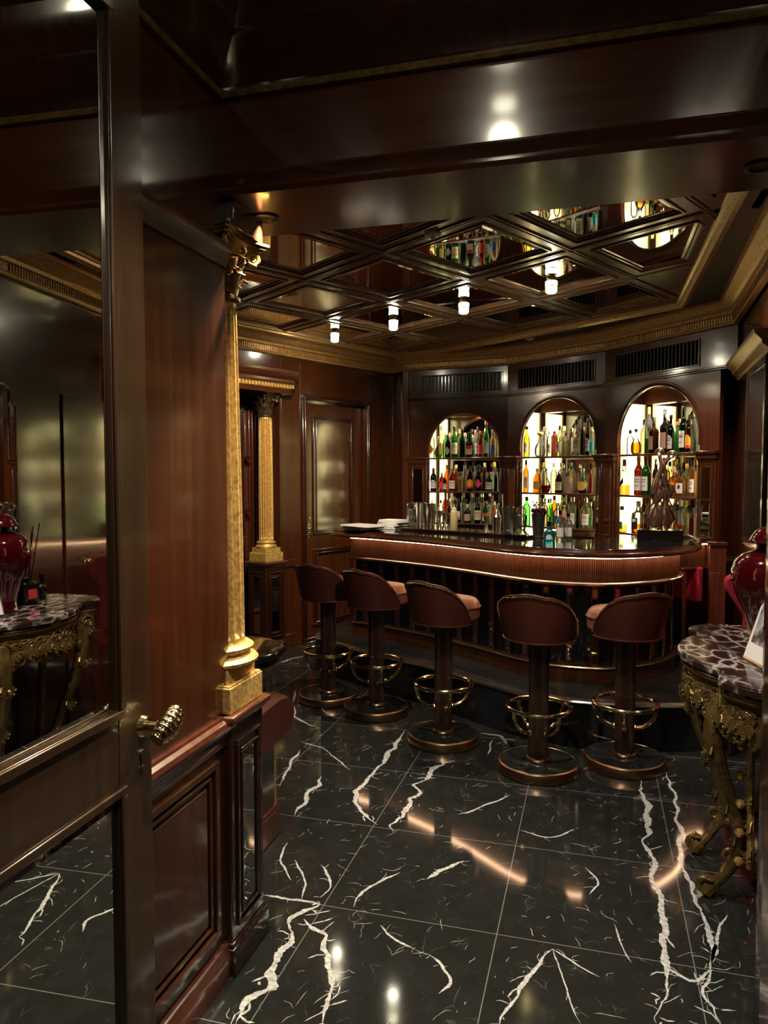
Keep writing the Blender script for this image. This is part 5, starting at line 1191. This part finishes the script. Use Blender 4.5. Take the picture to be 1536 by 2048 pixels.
def cabriole(sy):
    g = thing  # noqa
    m = MB(); L2 = lambda x, y, z: (x - .55, sy * y, z)
    P = [L2(.425, .27, .74), L2(.400, .275, .66), L2(.405, .265, .56), L2(.435, .245, .45), L2(.475, .215, .34), L2(.498, .195, .24), L2(.490, .175, .15), L2(.455, .160, .08), L2(.415, .155, .035), L2(.40, .155, .012)]
    pts = spline(P, 6); nn = len(pts); rad = [.040 - .022 * min(1, i / (nn * .55)) + (.010 if i > nn * .85 else 0) for i in range(nn)]
    m.tube(pts, rad, 10); lg = m.build('leg', GOLDB, ctab)
    m = MB(); m.tube([Vector(p) + Vector((-.012, 0, .0)) * 1.2 for p in pts[2:int(nn * .7)]], .009, 6)
    scroll(m, L2(.392, .270, .64), .040, (0, 1, 0), (0, 0, 1), .013, 1.5); scroll(m, L2(.385, .272, .545), .024, (1, 0, 0), (0, 0, 1), .010, 1.4); spray(m, L2(.400, .27, .60), (0, 0, -1), (-1, 0, 0), .085, 5); spray(m, L2(.410, .26, .70), (0, 0, 1), (-1, 0, 0), .07, 7)
    scroll(m, L2(.400, .16, .045), .034, (1, 0, 0), (0, 0, 1), .014, 1.4, 16, -1); scroll(m, L2(.47, .17, .16), .026, (1, 0, 0), (0, 0, 1), .010, 1.3)
    spray(m, L2(.455, .235, .38), (0, 0, -1), (-1, 0, 0), .07, 5); spray(m, L2(.487, .20, .25), (.0, 0, -1), (-1, 0, 0), .06, 5); spray(m, L2(.43, .16, .06), (-1, 0, -.1), (0, 0, 1), .05, 5)
    m.build('carved_leaves', GOLDB, lg)
cabriole(1); cabriole(-1)
m = MB()
for sy in (1, -1):
    m.tube(spline([(.455 - .55, sy * .16, .09), (.50 - .55, sy * .13, .15), (.545 - .55, sy * .08, .15), (.56 - .55, 0, .11)], 6), .016, 8)
    m.tube(spline([(.50 - .55, sy * .19, .20), (.60 - .55, sy * .22, .16), (.70 - .55, sy * .30, .12), (.73 - .55, sy * .34, .05), (.735 - .55, sy * .35, .01)], 6), .015, 8)
    scroll(m, (-.01, sy * .05, .16), .035, (0, 1, 0), (0, 0, 1), .011, 1.4, 16, sy)
spray(m, (.0, 0, .12), (0, 0, 1), (-1, 0, 0), .10, 7); m.build('stretcher', GOLDB, ctab)
for sy in (1, -1):
    m = MB(); m.tube([(.18, sy * .42, .775), (.18, sy * .40, .4), (.185, sy * .36, .008)], [.028, .020, .022], 8); m.build('leg', GOLDB, ctab)
m = MB(); m.T = Matrix.Translation((-.095, -.40, .715)); scroll(m, (0, 0, 0), .030, (0, 1, 0), (0, 0, 1), .009, 1.4); m.ball((-.012, 0, .010), .022, (.6, .8, 1.15), 12); spray(m, (0, 0, -.02), (0, 0, -1), (-1, 0, 0), .06, 5); m.T = Matrix.Identity(4); m.build('cartouche', GOLD, ctab)
m = MB()
for k in range(5): spray(m, (-.02 + .0 * k, -.23, .62 - .1 * k), (0, ro.uniform(-.4, .4), -1), (-1, 0, 0), .06, 5); m.ball((-.06, -.24, .58 - .1 * k), .016, n=8)
m.tube([(-.03, -.23, .70), (-.02, -.22, .15)], .012, 8); m.build('hanging_garland', GOLD, ctab)
# urn
def urn(x, y, z, lb):
    t = thing('ginger_jar', lb, 'urn', (x, y, z)); m = MB()
    m.lathe([(.070, 0), (.078, .004), (.080, .012), (.074, .03), (.078, .08), (.100, .15), (.127, .21), (.142, .26), (.144, .30), (.134, .335), (.105, .362), (.072, .374), (.064, .38), (.064, .40), (.068, .402)], n=56); m.build('body', URN, t)
    m = MB(); m.lathe([(.070, .401), (.100, .404), (.101, .408), (.086, .412), (.080, .425), (.066, .446), (.040, .460), (.014, .466), (.012, .476), (.022, .486), (.026, .500), (.018, .514), (.001, .520)], n=44); m.build('lid', URN, t)
urn(.625, 2.93, .8502, 'deep red glazed lidded ginger jar on the marble console table')
t = thing('photo_frame', 'white mounted black-and-white photograph in a silver frame on the console', 'photo frame', (.526, 2.745, .8555), radians(-76.9)); m = MB()
m.T = Matrix.Rotation(radians(-17), 4, 'X'); m.box(-.085, .085, 0, .012, 0, .235); m.build('frame', STEEL, t, bevel=.002)
m = MB(); m.T = Matrix.Rotation(radians(-17), 4, 'X'); m.box(-.076, .076, -.0015, 0, .010, .225); m.build('mount', PORC, t)
def bwphoto():
    mm, nt, b = newmat('monochrome_photograph'); n = nt.nodes.new('ShaderNodeTexNoise'); n.inputs['Scale'].default_value = 16; n.inputs['Detail'].default_value = 3
    r = nt.nodes.new('ShaderNodeValToRGB'); r.color_ramp.elements[0].position = .42; r.color_ramp.elements[1].position = .6; r.color_ramp.elements[0].color = (.02, .02, .025, 1); r.color_ramp.elements[1].color = (.55, .55, .56, 1)
    t2 = nt.nodes.new('ShaderNodeTexCoord'); nt.links.new(t2.outputs['Object'], n.inputs['Vector']); nt.links.new(n.outputs['Fac'], r.inputs['Fac']); nt.links.new(r.outputs['Color'], b.inputs['Base Color']); b.inputs['Roughness'].default_value = .15; return mm
m = MB(); m.T = Matrix.Rotation(radians(-17), 4, 'X'); m.box(-.060, .060, -.0025, -.0015, .065, .210); m.build('photograph', bwphoto(), t, smooth=False)
m = MB(); m.box(-.012, .012, .02, .085, 0, .004); m.tube([(0, .02 + .035, .11), (0, .08, .003)], .004, 6); m.build('easel_back', STEEL, t)
t = thing('reed_diffuser', 'black boxy reed diffuser with a red label behind the urn on the console', 'diffuser', (.665, 3.165, .8502), radians(15)); m = MB(); m.lathe([(.044, 0), (.046, .004), (.046, .10), (.040, .108), (.014, .112), (.014, .128)], n=32, sup=5); m.build('bottle', LACQ, t)
m = MB(); m.box(-.0475, -.0465, -.024, .024, .028, .075); m.build('paper_label', LB['red'], t)
for k in range(6):
    m = MB(); a = k * 1.05; m.tube([(.006 * cos(a), .006 * sin(a), .02), (.05 * cos(a), .075 * sin(a), .36 + .02 * (k % 3))], .003, 5); m.build('reed', LACQ, t)
t = thing('black_bottle', 'black bottle leaning beside the reed diffuser on the console', 'bottle', (.655, 3.27, .8502)); m = MB(); m.lathe([(.020, 0), (.022, .004), (.022, .07), (.010, .085), (.010, .11)], n=16); m.build('body', LACQ, t); m = MB(); m.lathe([(.014, .108), (.014, .135), (.010, .138)], n=12); m.build('stopper', BLACKM, t)

# wall mirror over the console, concealed door and glass case along the right wall
aR = atan2(-1, -.0544)      # travelling toward the viewer along the right wall: local +y = away from the room
def rwroot(fn, y): return fn((RW(y), y, 0), aR)
yv = 2.94
t = thing('wall_mirror', 'tall dark framed mirror with a shouldered top on the right wall over the console', 'mirror', (RW(yv), yv, 0), aR)
def shp(w, z0, z1): return [(-w, z0), (w, z0), (w, z1 - .10), (w - .025, z1 - .085), (w - .035, z1 - .03), (w - .08, z1), (-w + .08, z1), (-w + .035, z1 - .03), (-w + .025, z1 - .085), (-w, z1 - .10)]
m = MB(); m.T = Matrix.Rotation(pi / 2, 4, 'X'); m.prism(shp(.34, 1.02, 1.98), .0005, .022); m.build('frame', W_DK, t, bevel=.004)
m = MB(); m.T = Matrix.Rotation(pi / 2, 4, 'X'); m.prism(shp(.30, 1.06, 1.94), .022, .026); m.build('mirror_glass', MIRROR, t, smooth=False)
m = MB(); m.T = Matrix.Rotation(pi / 2, 4, 'X'); P_ = shp(.305, 1.055, 1.945); m.tube([(x, z, .026) for x, z in P_], .006, 6, closed=True); m.build('frame_bead', STEEL, t)
d3 = sroot('door_3', (RW(3.90), 3.90, 0), aR)
m = MB(); m.box(-.22, .22, -.012, -.0005, .02, 1.95); m.build('door_leaf', W_Z, d3, bevel=.002)
m = MB(); m.T = Matrix.Translation((.03, -.014, .98))
m.tube(spline([(-.05, -.004, 0), (-.02, -.02, .006), (.02, -.018, .012), (.045, -.008, .03)], 5), .005, 7); scroll(m, (-.03, -.008, -.004), .014, (1, 0, 0), (0, 0, 1), .004); scroll(m, (.01, -.008, .0), .014, (1, 0, 0), (0, 0, 1), .004); m.build('door_handle', BRASS, d3)
yv = 4.40
t = thing('display_case', 'tall dark framed glass display case let into the right wall beyond the column', 'cabinet', (RW(yv), yv, 0), aR)
m = MB(); m.frame(-.45, .25, 1.08, 2.10, -.0005, .05, .03); m.box(-.45, .25, -.006, -.0005, 1.08, 2.10); m.build('case_frame', W_DK, t, bevel=.003)
m = MB(); m.box(-.40, .20, -.010, -.007, 1.13, 2.05); m.build('back_mirror', plain('dim_mirror', (.28, .28, .26), .03, 1), t, smooth=False)
m = MB(); m.box(-.40, .20, -.026, -.022, 1.13, 2.05); m.build('glass_door', G['smoke'], t, smooth=False)
m = MB(); m.sweep([(0, 2.11), (.02, 2.11), (.025, 2.13), (.05, 2.15), (.055, 2.17), (.085, 2.20), (.09, 2.225), (0, 2.225)], [(-1.0, 0), (.28, 0)]); m.build('cornice', GOLDTRIM, t)
# crimson armchair under the display case
t = thing('armchair', 'crimson upholstered chair half hidden behind the red urn', 'chair', (.755, 4.34, 0), radians(0))
m = MB(); m.T = Matrix.Rotation(radians(8), 4, 'X'); pts = [(-.02, .50), (.085, .50), (.085, .985), (-.05, .985), (-.095, .960), (-.10, .91), (.0, .76)]
m.T = Matrix.Translation((0, -.14, 0)) @ Matrix.Rotation(pi / 2, 4, 'X'); m.prism(pts, -.03, .03); m.build('backrest', REDF, t, bevel=.015)
m = MB(); m.box(-.06, .085, -.12, .17, .38, .50); m.build('seat', REDF, t, bevel=.02)
for sx in (-1, 1):
    for sy in (-.10, .15): m = MB(); m.tube([(.01 + sx * .05, sy, .39), (.01 + sx * .055, sy, .002)], [.016, .011], 8); m.build('leg', W_DK, t)
# crimson seat beyond the bar return
t = thing('wall_bench', 'crimson upholstered bench glimpsed under the bar return', 'bench', (.56, 5.70, .2555))
m = MB(); pp = lambda a, b: (.068 + .671 * a - .742 * b - .56, 6.33 - .742 * a - .671 * b - 5.70)
m.prism([pp(.58, .07), pp(1.06, .07), pp(1.06, .12), pp(.58, .12)], .36, .60); m.build('seat_back', REDF, t, bevel=.012)
m = MB(); m.prism([pp(.58, .07), pp(1.06, .07), pp(1.06, .13), pp(.58, .13)], .0, .36); m.build('base', LACQ, t)
t = thing('wall_bench', 'small patch of crimson upholstery against the right wall above the armchair', 'bench', (0, 0, 0)) if False else None

# ================================================================== LEFT SEATING GROUP
t = thing('banquette', 'rolled brown leather banquette with a dark wooden plinth behind the near column', 'banquette', (0, 0, 0))
m = MB(); P_ = [(2.36, .43), (2.36, .60), (2.70, .615), (2.79, .60), (2.845, .56), (2.86, .51), (2.84, .465), (2.79, .435), (2.7, .43)]
vs = []; n = len(P_)
for x, sc in ((-2.6, 1), (-1.27, 1), (-1.235, .985), (-1.205, .94), (-1.19, .86)):
    for y, z in P_: vs.append((x, 2.55 + (y - 2.55) * (1 if sc == 1 else .5 + .5 * sc), .52 + (z - .52) * sc))
m.add(vs, [(k * n + q, k * n + (q + 1) % n, (k + 1) * n + (q + 1) % n, (k + 1) * n + q) for k in range(4) for q in range(n)] + [tuple(range(n)), tuple(4 * n + q for q in range(n))]); m.build('seat_cushion', LEATH, t)
m = MB(); m.box(-2.6, -1.26, 2.36, 2.79, .13, .435); m.build('plinth', W_Z, t, bevel=.003)
m = MB(); m.box(-2.6, -1.245, 2.36, 2.805, .001, .115); m.box(-2.6, -1.25, 2.36, 2.80, .115, .13); m.build('base_board', W_RED, t, bevel=.004)
m = MB(); m.box(-2.6, -1.26, 2.345, 2.47, .60, 1.0); m.build('backrest', LEATH, t, bevel=.03)
t = thing('round_table', 'round black lacquered table behind the near gilded column', 'table', (-1.545, 2.94, 0))
m = MB(); m.lathe([(.01, .70), (.230, .70), (.245, .708), (.247, .722), (.243, .732), (.230, .736), (.01, .736)], n=64); m.build('tabletop', LACQ, t)
m = MB(); m.lathe([(.210, .67), (.225, .676), (.225, .70), (.01, .70)], n=48); m.build('table_apron', LACQ, t)
m = MB(); m.lathe([(.125, .0), (.125, .02), (.06, .04), (.04, .08), (.04, .62), (.07, .67)], n=32); m.build('pedestal_leg', W_DK, t)
t = thing('flower_vase', 'small vase with a pale green flower on the round black table', 'vase', (-1.60, 3.03, .7362)); m = MB(); m.lathe([(.022, 0), (.028, .01), (.026, .04), (.014, .06), (.017, .07)], n=18); m.build('vase', G['clear'], t)
m = MB(); rq = random.Random(4)
for k in range(12):
    a = rq.uniform(0, 6.28); e = rq.uniform(.2, 1.0); d_ = Vector((cos(a) * cos(e), sin(a) * cos(e), sin(e))); c = Vector((.02, -.01, .12)); m.tube([c, c + d_ * .025, c + d_ * .055], [.003, .010, .002], 6, flat=.3)
m.build('petals', PALE, t); m = MB(); m.tube([(0, 0, .01), (.01, 0, .07), (.02, -.01, .12)], .002, 5); m.build('stem', GREEN, t)
